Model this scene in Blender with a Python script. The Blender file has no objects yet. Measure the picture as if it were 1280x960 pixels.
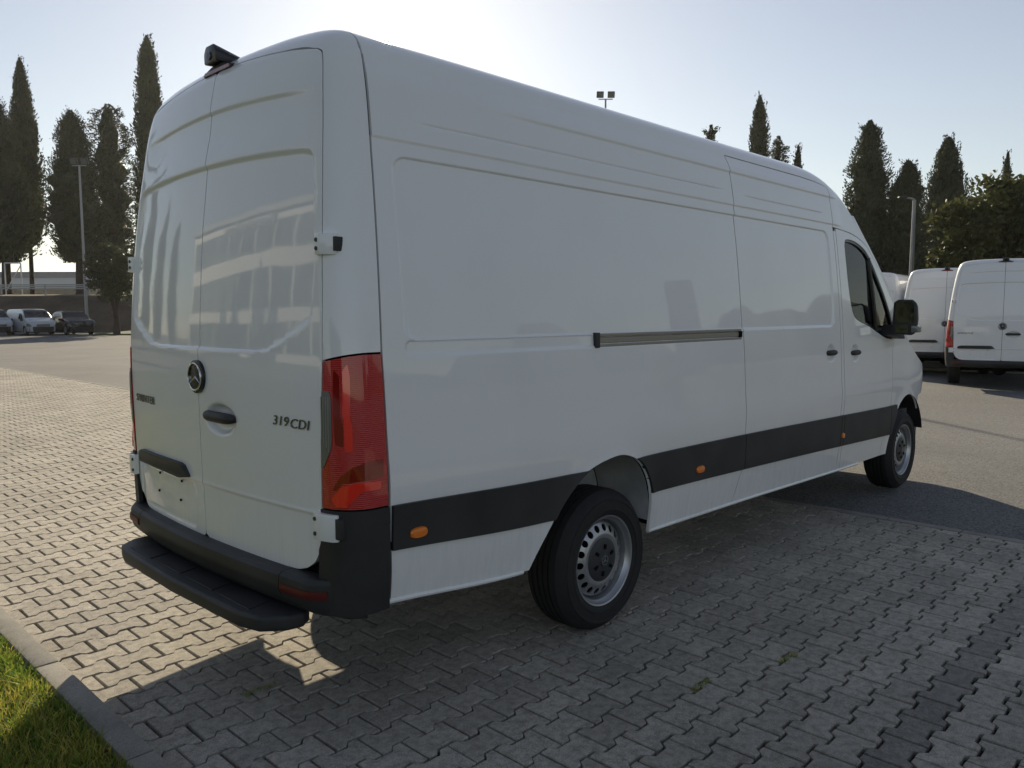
import bpy, bmesh, math, random
import numpy as np
from mathutils import Matrix, Vector
random.seed(7); RNG = np.random.default_rng(11)
C = bpy.context.scene.collection
SC = bpy.context.scene
# ================================================================ camera, sky, sun, exposure
CAM = np.array([-3.052, -3.268, 1.562]); YAW, PITCH, ROLL, FPX = .766, -.0905, -.002, 988.0
FW = np.array([math.cos(YAW)*math.cos(PITCH), math.sin(YAW)*math.cos(PITCH), math.sin(PITCH)])
RT = np.array([math.sin(YAW), -math.cos(YAW), 0.0]); UP = np.cross(RT, FW)
R2 = RT*math.cos(ROLL) + UP*math.sin(ROLL); U2 = -RT*math.sin(ROLL) + UP*math.cos(ROLL)
cd = bpy.data.cameras.new('camera'); cam = bpy.data.objects.new('camera', cd); C.objects.link(cam)
cd.sensor_fit = 'HORIZONTAL'; cd.sensor_width = 36; cd.lens = FPX/1280*36; cd.clip_start = .05; cd.clip_end = 6000
cam.matrix_world = Matrix(((R2[0], U2[0], -FW[0], CAM[0]), (R2[1], U2[1], -FW[1], CAM[1]), (R2[2], U2[2], -FW[2], CAM[2]), (0, 0, 0, 1)))
SC.camera = cam
SUN_AZ, SUN_EL = math.radians(51.2), math.radians(22.6)       # azimuth from the van's forward axis (+x) towards its left (+y)
w = bpy.data.worlds.new('World'); SC.world = w; w.use_nodes = True
nt = w.node_tree; sky = nt.nodes.new('ShaderNodeTexSky'); sky.sky_type = 'NISHITA'; sky.sun_disc = False
sky.sun_elevation = SUN_EL; sky.sun_rotation = math.pi/2 - SUN_AZ
sky.air_density = 1.2; sky.dust_density = 0.28; sky.ozone_density = 1.4; sky.altitude = 50
bg = nt.nodes['Background']; bg.inputs['Strength'].default_value = .070
hsv = nt.nodes.new('ShaderNodeHueSaturation'); hsv.inputs['Hue'].default_value = .512; hsv.inputs['Saturation'].default_value = .62            # thin even haze: the whole sky a little greyer
nt.links.new(sky.outputs[0], hsv.inputs['Color']); nt.links.new(hsv.outputs[0], bg.inputs['Color'])
sl = bpy.data.lights.new('sun', 'SUN'); sl.energy = 4.2; sl.angle = math.radians(.53); sl.color = (1.0, .85, .62)
so = bpy.data.objects.new('sun', sl); C.objects.link(so); so.location = (20, 25, 30)
so.rotation_euler = Vector((-math.cos(SUN_AZ)*math.cos(SUN_EL), -math.sin(SUN_AZ)*math.cos(SUN_EL), -math.sin(SUN_EL))).to_track_quat('-Z', 'Y').to_euler()
SC.view_settings.view_transform = 'Standard'; SC.view_settings.look = 'None'
SC.view_settings.exposure = 0.56; SC.view_settings.gamma = 1.0; SC.view_settings.use_curve_mapping = False
SC.render.engine = 'CYCLES'
SC.cycles.use_denoising = True; SC.cycles.max_bounces = 8; SC.cycles.transparent_max_bounces = 12
SC.cycles.sample_clamp_indirect = 6.0; SC.cycles.caustics_reflective = False; SC.cycles.caustics_refractive = False

def ground_at(u, v, z=0.0):
    d = FW + R2*(u-640)/FPX - U2*(v-480)/FPX
    t = (z-CAM[2])/d[2]; return CAM + d*t
def at_depth(u, depth, z=0.0):
    """ground position seen in image column u at a distance along the view axis"""
    p = CAM + depth*np.array([math.cos(YAW), math.sin(YAW), 0]) + RT*(u-640)/FPX*depth
    return np.array([p[0], p[1], z])
def tip_at(u, v, depth):
    """point seen at pixel (u, v) at a level distance along the view direction"""
    d = FW + R2*(u-640)/FPX - U2*(v-480)/FPX; return CAM + d*(depth/(d[0]*math.cos(YAW)+d[1]*math.sin(YAW)))
def z_at(v, depth):
    """height of image row v at that distance (horizon row 390)"""
    return CAM[2] + (390.5-v)/FPX*depth
# ================================================================ materials
MATS = {}
def mat(name, base, rough=.5, metal=0.0, spec=.5, coat=0.0, coat_rough=.03, noise=None, bump=None, alpha=None):
    """noise=(scale, darker factor, detail) mottles the colour; bump=(scale, strength, distance) gives fine relief"""
    m = bpy.data.materials.new(name); m.use_nodes = True; t = m.node_tree; b = t.nodes['Principled BSDF']
    b.inputs['Base Color'].default_value = (*base, 1); b.inputs['Roughness'].default_value = rough
    b.inputs['Metallic'].default_value = metal; b.inputs['Specular IOR Level'].default_value = spec
    b.inputs['Coat Weight'].default_value = coat; b.inputs['Coat Roughness'].default_value = coat_rough
    if noise or bump:
        g = t.nodes.new('ShaderNodeNewGeometry')
    if noise:
        n = t.nodes.new('ShaderNodeTexNoise'); n.inputs['Scale'].default_value = noise[0]; n.inputs['Detail'].default_value = noise[2] if len(noise) > 2 else 6
        t.links.new(g.outputs['Position'], n.inputs['Vector'])
        r = t.nodes.new('ShaderNodeValToRGB'); r.color_ramp.elements[0].position = .3; r.color_ramp.elements[1].position = .7
        r.color_ramp.elements[0].color = (*[c*noise[1] for c in base], 1); r.color_ramp.elements[1].color = (*base, 1)
        t.links.new(n.outputs['Fac'], r.inputs['Fac']); t.links.new(r.outputs['Color'], b.inputs['Base Color'])
    if bump:
        n2 = t.nodes.new('ShaderNodeTexNoise'); n2.inputs['Scale'].default_value = bump[0]; n2.inputs['Detail'].default_value = 4
        t.links.new(g.outputs['Position'], n2.inputs['Vector'])
        bp = t.nodes.new('ShaderNodeBump'); bp.inputs['Strength'].default_value = bump[1]; bp.inputs['Distance'].default_value = bump[2]
        t.links.new(n2.outputs['Fac'], bp.inputs['Height']); t.links.new(bp.outputs['Normal'], b.inputs['Normal'])
    MATS[name] = m; return m
def nodes_of(m): t = m.node_tree; return t, t.nodes['Principled BSDF']
def N(t, kind, **kw):
    n = t.nodes.new(kind)
    for k, v in kw.items():
        if hasattr(n, k): setattr(n, k, v)
        else: n.inputs[k].default_value = v
    return n
# white van paint: clear-coated, a thin film of road dust that streaks downwards on the low panels
WHITE = mat('white_paint', (.85, .86, .865), .42, coat=1.0, coat_rough=.035)
t, b = nodes_of(WHITE)
tc = N(t, 'ShaderNodeTexCoord'); mp = N(t, 'ShaderNodeMapping'); mp.inputs['Scale'].default_value = (55, 55, 3.0)
t.links.new(tc.outputs['Object'], mp.inputs['Vector'])
n1 = N(t, 'ShaderNodeTexNoise', Scale=1.0, Detail=5.0); t.links.new(mp.outputs[0], n1.inputs['Vector'])
sx = N(t, 'ShaderNodeSeparateXYZ'); t.links.new(tc.outputs['Object'], sx.inputs[0])
hz = N(t, 'ShaderNodeMapRange'); hz.inputs['From Min'].default_value = .95; hz.inputs['From Max'].default_value = .45; t.links.new(sx.outputs['Z'], hz.inputs['Value'])
r1 = N(t, 'ShaderNodeMapRange'); r1.inputs['From Min'].default_value = .42; r1.inputs['From Max'].default_value = .75; t.links.new(n1.outputs['Fac'], r1.inputs['Value'])
mu = N(t, 'ShaderNodeMath', operation='MULTIPLY'); t.links.new(hz.outputs[0], mu.inputs[0]); t.links.new(r1.outputs[0], mu.inputs[1])
n3 = N(t, 'ShaderNodeTexNoise', Scale=2.2, Detail=4.0); t.links.new(tc.outputs['Object'], n3.inputs['Vector'])
r3 = N(t, 'ShaderNodeMapRange'); r3.inputs['From Min'].default_value = .45; r3.inputs['From Max'].default_value = .8; r3.inputs['To Max'].default_value = .10; t.links.new(n3.outputs['Fac'], r3.inputs['Value'])
ad = N(t, 'ShaderNodeMath', operation='MULTIPLY_ADD'); ad.inputs[1].default_value = .22; t.links.new(mu.outputs[0], ad.inputs[0]); t.links.new(r3.outputs[0], ad.inputs[2])
mx = N(t, 'ShaderNodeMix', data_type='RGBA'); mx.inputs['A'].default_value = (.85, .86, .865, 1); mx.inputs['B'].default_value = (.50, .49, .45, 1)
t.links.new(ad.outputs[0], mx.inputs['Factor']); t.links.new(mx.outputs['Result'], b.inputs['Base Color'])
cr = N(t, 'ShaderNodeMath', operation='MULTIPLY_ADD'); cr.inputs[1].default_value = .35; cr.inputs[2].default_value = .03; t.links.new(ad.outputs[0], cr.inputs[0]); t.links.new(cr.outputs[0], b.inputs['Coat Roughness'])

# pressed panels are never dead flat: a faint long ripple bends the reflections
wv = N(t, 'ShaderNodeTexNoise', Scale=2.4, Detail=1.5); t.links.new(tc.outputs['Object'], wv.inputs['Vector'])
wb = N(t, 'ShaderNodeBump', Strength=.10, Distance=.02); t.links.new(wv.outputs['Fac'], wb.inputs['Height']); t.links.new(wb.outputs['Normal'], b.inputs['Coat Normal'])

BLACKP = mat('black_grained_plastic', (.034, .035, .038), .55, noise=(4, .5, 8), bump=(900, .25, .001))
BLACKG = mat('gloss_black_plastic', (.012, .012, .014), .22)
RUBBER = mat('tyre_rubber', (.018, .018, .019), .75, noise=(30, .7), bump=(400, .3, .001))
STEEL = mat('silver_wheel_paint', (.46, .47, .49), .34, metal=.75, noise=(9, .85))
CAPM = mat('grey_hub_cap_plastic', (.035, .037, .04), .5)
CHROME = mat('chrome_trim', (.72, .73, .75), .14, metal=1.0)
DCHROME = mat('dark_chrome_trim', (.20, .20, .19), .22, metal=1.0)
ALU = mat('brushed_rail_metal', (.34, .33, .30), .38, metal=.8)
DARK = mat('dark_void', (.008, .008, .009), .9, spec=.1)
LINER = mat('wheel_arch_liner', (.5, .505, .51), .8, noise=(6, .6))
RED = mat('red_lamp_lens', (.46, .004, .006), .12, coat=1.0)
t, b = nodes_of(RED); wg = N(t, 'ShaderNodeNewGeometry'); ws = N(t, 'ShaderNodeSeparateXYZ'); t.links.new(wg.outputs['Position'], ws.inputs[0])
wm = N(t, 'ShaderNodeMath', operation='MULTIPLY'); wm.inputs[1].default_value = 900.0; t.links.new(ws.outputs['Z'], wm.inputs[0]); wn = N(t, 'ShaderNodeMath', operation='SINE'); t.links.new(wm.outputs[0], wn.inputs[0])
wbp = N(t, 'ShaderNodeBump', Strength=.35, Distance=.001); t.links.new(wn.outputs[0], wbp.inputs['Height']); t.links.new(wbp.outputs['Normal'], b.inputs['Normal'])      # fine moulded ribs in the lens
REDB = mat('bright_red_lamp_lens', (.85, .03, .02), .10, coat=1.0)
REDD = mat('deep_red_lamp_lens', (.22, .002, .003), .10, coat=1.0)
REFL = mat('dark_red_reflector', (.10, .008, .010), .45)
CLEARL = mat('clear_lamp_lens', (.15, .16, .15), .15, coat=1.0)
AMBER = mat('amber_lens', (.85, .22, .015), .18, coat=1.0)
SEAT = mat('seat_fabric', (.03, .03, .034), .9)
TRIM = mat('cab_trim', (.045, .046, .05), .7)
MIRROR = mat('mirror_glass', (.42, .45, .48), .03, metal=1.0)
def glass_mat(name, tint, k=.9):
    m = bpy.data.materials.new(name); m.use_nodes = True; t = m.node_tree; t.nodes.clear()
    o = N(t, 'ShaderNodeOutputMaterial'); mxs = N(t, 'ShaderNodeMixShader'); tr = N(t, 'ShaderNodeBsdfTransparent'); gl = N(t, 'ShaderNodeBsdfGlossy')
    tr.inputs['Color'].default_value = (*tint, 1); gl.inputs['Roughness'].default_value = .01
    fr = N(t, 'ShaderNodeFresnel'); fr.inputs['IOR'].default_value = 1.5
    t.links.new(fr.outputs[0], mxs.inputs[0]); t.links.new(tr.outputs[0], mxs.inputs[1]); t.links.new(gl.outputs[0], mxs.inputs[2]); t.links.new(mxs.outputs[0], o.inputs['Surface'])
    return m
GLASS = glass_mat('window_glass', (.80, .86, .83))
DGLASS = mat('dark_car_glass', (.012, .014, .016), .05, spec=.6)
# ================================================================ mesh helpers
def link(name, me, material=None, parent=None):
    o = bpy.data.objects.new(name, me); C.objects.link(o)
    if material: me.materials.append(material)
    if parent: o.parent = parent
    return o
def sharp(me, ang):
    if ang is None: return
    me.polygons.foreach_set('use_smooth', [True]*len(me.polygons))
    me.set_sharp_from_angle(angle=math.radians(ang))
def mesh(name, V, F, material=None, parent=None, ang=35):
    me = bpy.data.meshes.new(name); me.from_pydata(np.asarray(V, float).tolist(), [], [list(map(int, f)) for f in F]); me.update()
    sharp(me, ang); return link(name, me, material, parent)
def fast(name, V, F, material=None, parent=None, smooth=False):
    """F: (m,k) array of equal polygons"""
    me = bpy.data.meshes.new(name); V = np.asarray(V, np.float32); F = np.asarray(F, np.int32)
    me.vertices.add(len(V)); me.vertices.foreach_set('co', V.ravel()); k = F.shape[1]
    me.loops.add(F.size); me.loops.foreach_set('vertex_index', F.ravel())
    me.polygons.add(len(F)); me.polygons.foreach_set('loop_start', np.arange(0, F.size, k, dtype=np.int32))
    me.update(calc_edges=True)
    me.polygons.foreach_set('use_smooth', [smooth]*len(F))
    return link(name, me, material, parent)
def empty(name, loc=(0, 0, 0), rz=0.0, parent=None):
    o = bpy.data.objects.new(name, None); C.objects.link(o); o.location = loc; o.rotation_euler = (0, 0, rz); o.empty_display_size = .2
    if parent: o.parent = parent
    return o
def tag(o, label=None, cat=None, group=None, kind=None):
    for k, v in (('label', label), ('category', cat), ('group', group), ('kind', kind)):
        if v: o[k] = v
    return o
def copy_tree(o, parent=None, skip=()):
    c = o.copy(); C.objects.link(c); c.parent = parent
    for ch in list(o.children):
        if ch.name.split('.')[0] in skip: continue
        copy_tree(ch, c, skip)
    return c
class MB:
    def __init__(s): s.V = []; s.F = []
    def add(s, V, F):
        n = len(s.V); s.V += [tuple(map(float, v)) for v in V]; s.F += [[n+i for i in f] for f in F]; return s
    def box(s, a, b, R=None, o=None):
        (x0, y0, z0), (x1, y1, z1) = a, b
        V = np.array([(x0,y0,z0),(x1,y0,z0),(x1,y1,z0),(x0,y1,z0),(x0,y0,z1),(x1,y0,z1),(x1,y1,z1),(x0,y1,z1)], float)
        if R is not None: V = V@np.array(R).T
        if o is not None: V = V+np.array(o)
        return s.add(V, [(0,3,2,1),(4,5,6,7),(0,1,5,4),(1,2,6,5),(2,3,7,6),(3,0,4,7)])
    def tube(s, path, r, n=10, caps=True):
        path = np.array(path, float); r = np.broadcast_to(np.asarray(r, float), (len(path),)); V = []
        for i, p in enumerate(path):
            d = path[min(i+1, len(path)-1)]-path[max(i-1, 0)]; d = d/np.linalg.norm(d)
            a = np.array([0, 0, 1.0]) if abs(d[2]) < .9 else np.array([1.0, 0, 0]); e = np.cross(d, a); e /= np.linalg.norm(e); g = np.cross(d, e)
            for k in range(n): V.append(p + r[i]*(e*math.cos(2*math.pi*k/n) + g*math.sin(2*math.pi*k/n)))
        F = [(i*n+k, i*n+(k+1) % n, (i+1)*n+(k+1) % n, (i+1)*n+k) for i in range(len(path)-1) for k in range(n)]
        if caps: F += [tuple(range(n))[::-1], tuple((len(path)-1)*n+k for k in range(n))]
        return s.add(V, F)
    def prism(s, poly, fn0, fn1):
        """poly (u,v) list; fn0/fn1 map (u,v) to the two end faces"""
        n = len(poly); V = [fn0(*p) for p in poly]+[fn1(*p) for p in poly]
        return s.add(V, [tuple(range(n))[::-1], tuple(range(n, 2*n))]+[(i, (i+1) % n, n+(i+1) % n, n+i) for i in range(n)])
    def lathe(s, prof, n=64, o=(0, 0, 0), axis='y', closed=False):
        V = []; m = len(prof)
        for k in range(n):
            c, q = math.cos(2*math.pi*k/n), math.sin(2*math.pi*k/n)
            for r, h in prof:
                V.append((o[0]+r*c, o[1]+h, o[2]+r*q) if axis == 'y' else (o[0]+r*c, o[1]+r*q, o[2]+h))
        mm = m if closed else m-1
        F = [(k*m+i, k*m+(i+1) % m, ((k+1) % n)*m+(i+1) % m, ((k+1) % n)*m+i) for k in range(n) for i in range(mm)]
        return s.add(V, F)
    def build(s, name, material, parent=None, ang=35, bevel=0, seg=2):
        me = bpy.data.meshes.new(name); me.from_pydata(s.V, [], s.F); me.update()
        bm = bmesh.new(); bm.from_mesh(me); bmesh.ops.recalc_face_normals(bm, faces=bm.faces)
        if bevel:
            ed = [e for e in bm.edges if len(e.link_faces) == 2 and e.calc_face_angle(0) > .5]
            bmesh.ops.bevel(bm, geom=ed, offset=bevel, segments=seg, affect='EDGES', profile=.6, clamp_overlap=True)
        bm.to_mesh(me); bm.free(); sharp(me, ang); return link(name, me, material, parent)
def text_mesh(s, size, depth, spacing=1.0, shear=0.0):
    cu = bpy.data.curves.new('lettering', 'FONT'); cu.body = s; cu.size = size; cu.extrude = depth; cu.space_character = spacing; cu.shear = shear
    cu.align_x = 'CENTER'; cu.align_y = 'CENTER'; cu.resolution_u = 3
    o = bpy.data.objects.new('lettering', cu); C.objects.link(o); bpy.context.view_layer.update()
    me = bpy.data.meshes.new_from_object(o.evaluated_get(bpy.context.evaluated_depsgraph_get()))
    V = np.array([v.co[:] for v in me.vertices]); F = [tuple(p.vertices) for p in me.polygons]
    bpy.data.objects.remove(o); bpy.data.curves.remove(cu); bpy.data.meshes.remove(me); return V, F
# ---- surfaces cut to shape: a grid is mapped to 3-D and clipped by signed fields
def lin(a, b, step, *focus):
    xs = [np.linspace(a, b, max(2, int(round((b-a)/step))+1))]
    for c, h, st in focus:
        lo, hi = max(a, c-h), min(b, c+h)
        if hi > lo: xs.append(np.linspace(lo, hi, max(2, int(round((hi-lo)/st))+1)))
    x = np.unique(np.concatenate(xs).round(5)); keep = [x[0]]
    for v in x[1:]:
        if v-keep[-1] > .0018: keep.append(v)
    return np.array(keep)
def clip(P, quads, polys, d):
    ins = d >= 0; s = ins[quads].sum(1) if len(quads) else np.zeros(0)
    mixed = quads[(s > 0) & (s < 4)].tolist() if len(quads) else []
    quads = quads[s == 4] if len(quads) else quads
    out = []; cache = {}; new = []; n0 = len(P)
    for f in mixed + polys:
        k = [bool(ins[i]) for i in f]
        if all(k): out.append(f); continue
        if not any(k): continue
        g = []
        for i in range(len(f)):
            a, b2 = f[i], f[(i+1) % len(f)]
            if ins[a]: g.append(a)
            if ins[a] != ins[b2]:
                key = (min(a, b2), max(a, b2))
                if key not in cache:
                    tt = d[key[0]]/(d[key[0]]-d[key[1]]); cache[key] = n0+len(new); new.append(P[key[0]]*(1-tt)+P[key[1]]*tt)
                g.append(cache[key])
        if len(g) > 2: out.append(g)
    if new: P = np.concatenate([P, np.array(new)])
    return P, quads, out
def surface(us, vs, fn):
    U, V = np.meshgrid(us, vs, indexing='ij'); P = fn(U.ravel(), V.ravel()); n = len(vs)
    i, j = np.meshgrid(np.arange(len(us)-1), np.arange(n-1), indexing='ij'); a = (i*n+j).ravel()
    return P, np.stack([a, a+n, a+n+1, a+1], 1)
def vnormals(P, faces):
    nv = np.zeros_like(P)
    for f in faces:
        c = np.cross(P[f[1]]-P[f[0]], P[f[2]]-P[f[0]]) if len(f) == 3 else np.cross(P[f[2]]-P[f[0]], P[f[3]]-P[f[1]])
        for i in f: nv[i] += c
    return nv/(np.linalg.norm(nv, axis=1)[:, None]+1e-12)
def panel(name, PQ, clips, material, parent, flange=.014, centre=(1.5, 0, 1.3), ang=40, post=None):
    P, quads = PQ; polys = []
    for c in clips:
        P, quads, polys = clip(P, quads, polys, c(P))
    faces = quads.tolist()+polys
    used = np.unique(np.concatenate([np.asarray(f) for f in faces])); idx = np.full(len(P), -1); idx[used] = np.arange(len(used))
    P = P[used]; faces = [[int(idx[i]) for i in f] for f in faces]
    # merge coincident points left by clipping
    cen = np.array(centre); tot = 0
    for f in faces[::7]:
        c = np.cross(P[f[1]]-P[f[0]], P[f[2]]-P[f[0]]); tot += c@(P[f[0]]-cen)
    if tot < 0: faces = [f[::-1] for f in faces]
    if flange:
        nv = vnormals(P, faces); ed = {}
        for f in faces:
            for i in range(len(f)): ed[(f[i], f[(i+1) % len(f)])] = 1
        bd = [(a, b2) for (a, b2) in ed if (b2, a) not in ed]; ring = {}
        P = list(P)
        for a, b2 in bd:
            for q in (a, b2):
                if q not in ring: ring[q] = len(P); P.append(P[q]-nv[q]*flange)
        faces += [[b2, a, ring[a], ring[b2]] for a, b2 in bd]; P = np.array(P)
    if post is not None: P = post(P)
    return mesh(name, P, faces, material, parent, ang)
# ---------------------------------------------------------------- van body surfaces (metres, x forward from the rear axle, z up)
def spl(xs, ys):
    xs = np.array(xs, float); ys = np.array(ys, float)
    h = np.diff(xs); s = np.diff(ys) / h
    m = np.empty_like(xs); m[0], m[-1] = s[0], s[-1]
    for i in range(1, len(xs) - 1):
        if s[i-1] * s[i] <= 0: m[i] = 0
        else:
            w1, w2 = 2*h[i] + h[i-1], h[i] + 2*h[i-1]
            m[i] = (w1 + w2) / (w1 / s[i-1] + w2 / s[i])
    def f(x):
        x = np.asarray(x, float)
        i = np.clip(np.searchsorted(xs, x) - 1, 0, len(xs) - 2)
        t = np.clip((x - xs[i]) / h[i], 0, 1)
        return ((1+2*t)*(1-t)**2*ys[i] + t*(1-t)**2*h[i]*m[i] + t*t*(3-2*t)*ys[i+1] + t*t*(t-1)*h[i]*m[i+1])
    return f
halfw = spl([.3,.45,.65,.9,1.2,1.45,1.8,2.15,2.38,2.5,2.6], [.955,.975,1.0,1.005,.995,.978,.945,.90,.86,.828,.80])
shoulder = spl([-5.4,-1.5,2.3,2.6,2.8,2.9,3.01,3.19,3.38,3.535,3.73,3.88,4.05,4.32,4.65,4.95,5.15,5.28,5.36], [2.5,2.5,2.5,2.493,2.472,2.445,2.408,2.30,2.14,2.02,1.86,1.725,1.58,1.345,1.165,1.05,.93,.80,.60])
plan = spl([-1.7,-1.3,-.6,3.6,4.3,4.8,5.1,5.25,5.36], [.985,.988,1,1,.975,.94,.86,.76,.55])
crown = spl([0,.5,.78,.88,.945,.975,.992,1.0], [0,.045,.16,.29,.49,.67,.84,1.0])
DROP = .145
drop_at = spl([-2,2.5,3.3,4.3,5.4], [.145,.145,.085,.06,.07])
rear_x = spl([.3,.63,1.2,1.4,1.8,2.1,2.256,2.4,2.55,2.7], [-1.56,-1.564,-1.571,-1.568,-1.545,-1.516,-1.495,-1.476,-1.446,-1.41])
def section():
    z = np.concatenate([np.linspace(.25, 2.38, 40), np.linspace(2.4, 2.5, 6)])
    y = halfw(z) * .988
    e = np.linspace(1, 0, 26)[1:]
    yy = np.concatenate([y, e * y[-1]]); zz = np.concatenate([z, 2.5 + DROP - DROP * crown(e)])
    R = np.stack([yy, zz], 1); L = R[::-1] * [-1, 1]
    return np.concatenate([R, L[1:]])
SECT = section()
def poly_sdf(Q, poly):
    """signed distance, positive inside"""
    Q = np.asarray(Q, float)[:, :2]; A = np.asarray(poly, float); B = np.roll(A, -1, 0)
    out = np.empty(len(Q))
    for k in range(0, len(Q), 20000):
        q = Q[k:k+20000]
        d = B - A; L = (d*d).sum(1) + 1e-12
        t = np.clip(((q[:, None]-A)*d).sum(2)/L, 0, 1)
        D = np.sqrt((((q[:, None]-A)-t[..., None]*d)**2).sum(2)).min(1)
        c = (A[:, 1] > q[:, None, 1]) != (B[:, 1] > q[:, None, 1])
        xx = A[:, 0] + (q[:, None, 1]-A[:, 1])*d[:, 0]/np.where(np.abs(d[:, 1]) < 1e-12, 1e-12, d[:, 1])
        ins = ((c & (q[:, None, 0] < xx)).sum(1) % 2) == 1
        out[k:k+20000] = np.where(ins, D, -D)
    return out
FIL = .115
_gy = np.arange(0, 1.2001, .006); _gz = np.arange(.1, 2.9001, .006)
_G = poly_sdf(np.stack(np.meshgrid(_gy, _gz, indexing='ij'), 2).reshape(-1, 2), SECT).reshape(len(_gy), len(_gz))
def sect_sdf(y, z):
    """section distance read from a table (bilinear)"""
    a = np.clip(np.abs(y)/.006, 0, len(_gy)-1.001); b = np.clip((z-.1)/.006, 0, len(_gz)-1.001); i = a.astype(int); j = b.astype(int); a = a-i; b = b-j
    return _G[i, j]*(1-a)*(1-b)+_G[i+1, j]*a*(1-b)+_G[i, j+1]*(1-a)*b+_G[i+1, j+1]*a*b
def rear_f(P):
    """implicit rear end: negative inside; rounded meeting of the long body and the rear face"""
    a = -sect_sdf(P[:, 1], P[:, 2]) + FIL
    b = rear_x(P[:, 2]) + .07*P[:, 1]**2 - P[:, 0] + FIL
    return np.minimum(np.maximum(a, b), 0) + np.hypot(np.maximum(a, 0), np.maximum(b, 0)) - FIL
def shoot(O, D, t1, n=26):
    """walk from inside point O along D to the surface"""
    lo = np.zeros(len(O)); hi = np.full(len(O), float(t1))
    for _ in range(n):
        m = (lo+hi)/2; f = rear_f(O + D*m[:, None]) < 0
        lo = np.where(f, m, lo); hi = np.where(f, hi, m)
    return O + D*lo[:, None]
# ================================================================ ground
def ground_mat(name, c0, c1, scale, speck=None, rough=.9, bump=None):
    m = mat(name, c1, rough); t, b = nodes_of(m); g = N(t, 'ShaderNodeNewGeometry')
    n = N(t, 'ShaderNodeTexNoise', Scale=scale, Detail=8.0, Roughness=.65); t.links.new(g.outputs['Position'], n.inputs['Vector'])
    r = N(t, 'ShaderNodeValToRGB'); r.color_ramp.elements[0].position = .32; r.color_ramp.elements[1].position = .70
    r.color_ramp.elements[0].color = (*c0, 1); r.color_ramp.elements[1].color = (*c1, 1); t.links.new(n.outputs['Fac'], r.inputs['Fac'])
    col = r.outputs['Color']
    if speck:
        v = N(t, 'ShaderNodeTexVoronoi', Scale=speck[0]); t.links.new(g.outputs['Position'], v.inputs['Vector'])
        hs = N(t, 'ShaderNodeSeparateColor'); t.links.new(v.outputs['Color'], hs.inputs[0])
        mr = N(t, 'ShaderNodeMapRange'); mr.inputs['To Min'].default_value = 1-speck[1]; mr.inputs['To Max'].default_value = 1+speck[1]; t.links.new(hs.outputs[0], mr.inputs['Value'])
        mm = N(t, 'ShaderNodeMix', data_type='RGBA', blend_type='MULTIPLY'); mm.inputs['Factor'].default_value = 1
        t.links.new(col, mm.inputs['A']); cmb = N(t, 'ShaderNodeCombineColor')
        for k in range(3): t.links.new(mr.outputs[0], cmb.inputs[k])
        t.links.new(cmb.outputs[0], mm.inputs['B']); col = mm.outputs['Result']
        if bump:
            bp = N(t, 'ShaderNodeBump', Strength=bump, Distance=.004); t.links.new(v.outputs['Distance'], bp.inputs['Height']); t.links.new(bp.outputs['Normal'], b.inputs['Normal'])
    t.links.new(col, b.inputs['Base Color']); return m
ASPHALT = ground_mat('worn_asphalt', (.095, .098, .100), (.150, .152, .152), .35, (80, .5), .92, .6)
JOINT = ground_mat('joint_sand', (.016, .015, .012), (.036, .034, .026), 6)
CONC = ground_mat('kerb_concrete', (.20, .19, .17), (.32, .305, .275), 3.5, (240, .16), .92, .25)
LAWN = ground_mat('lawn_soil', (.030, .045, .014), (.060, .075, .022), 4)
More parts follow.
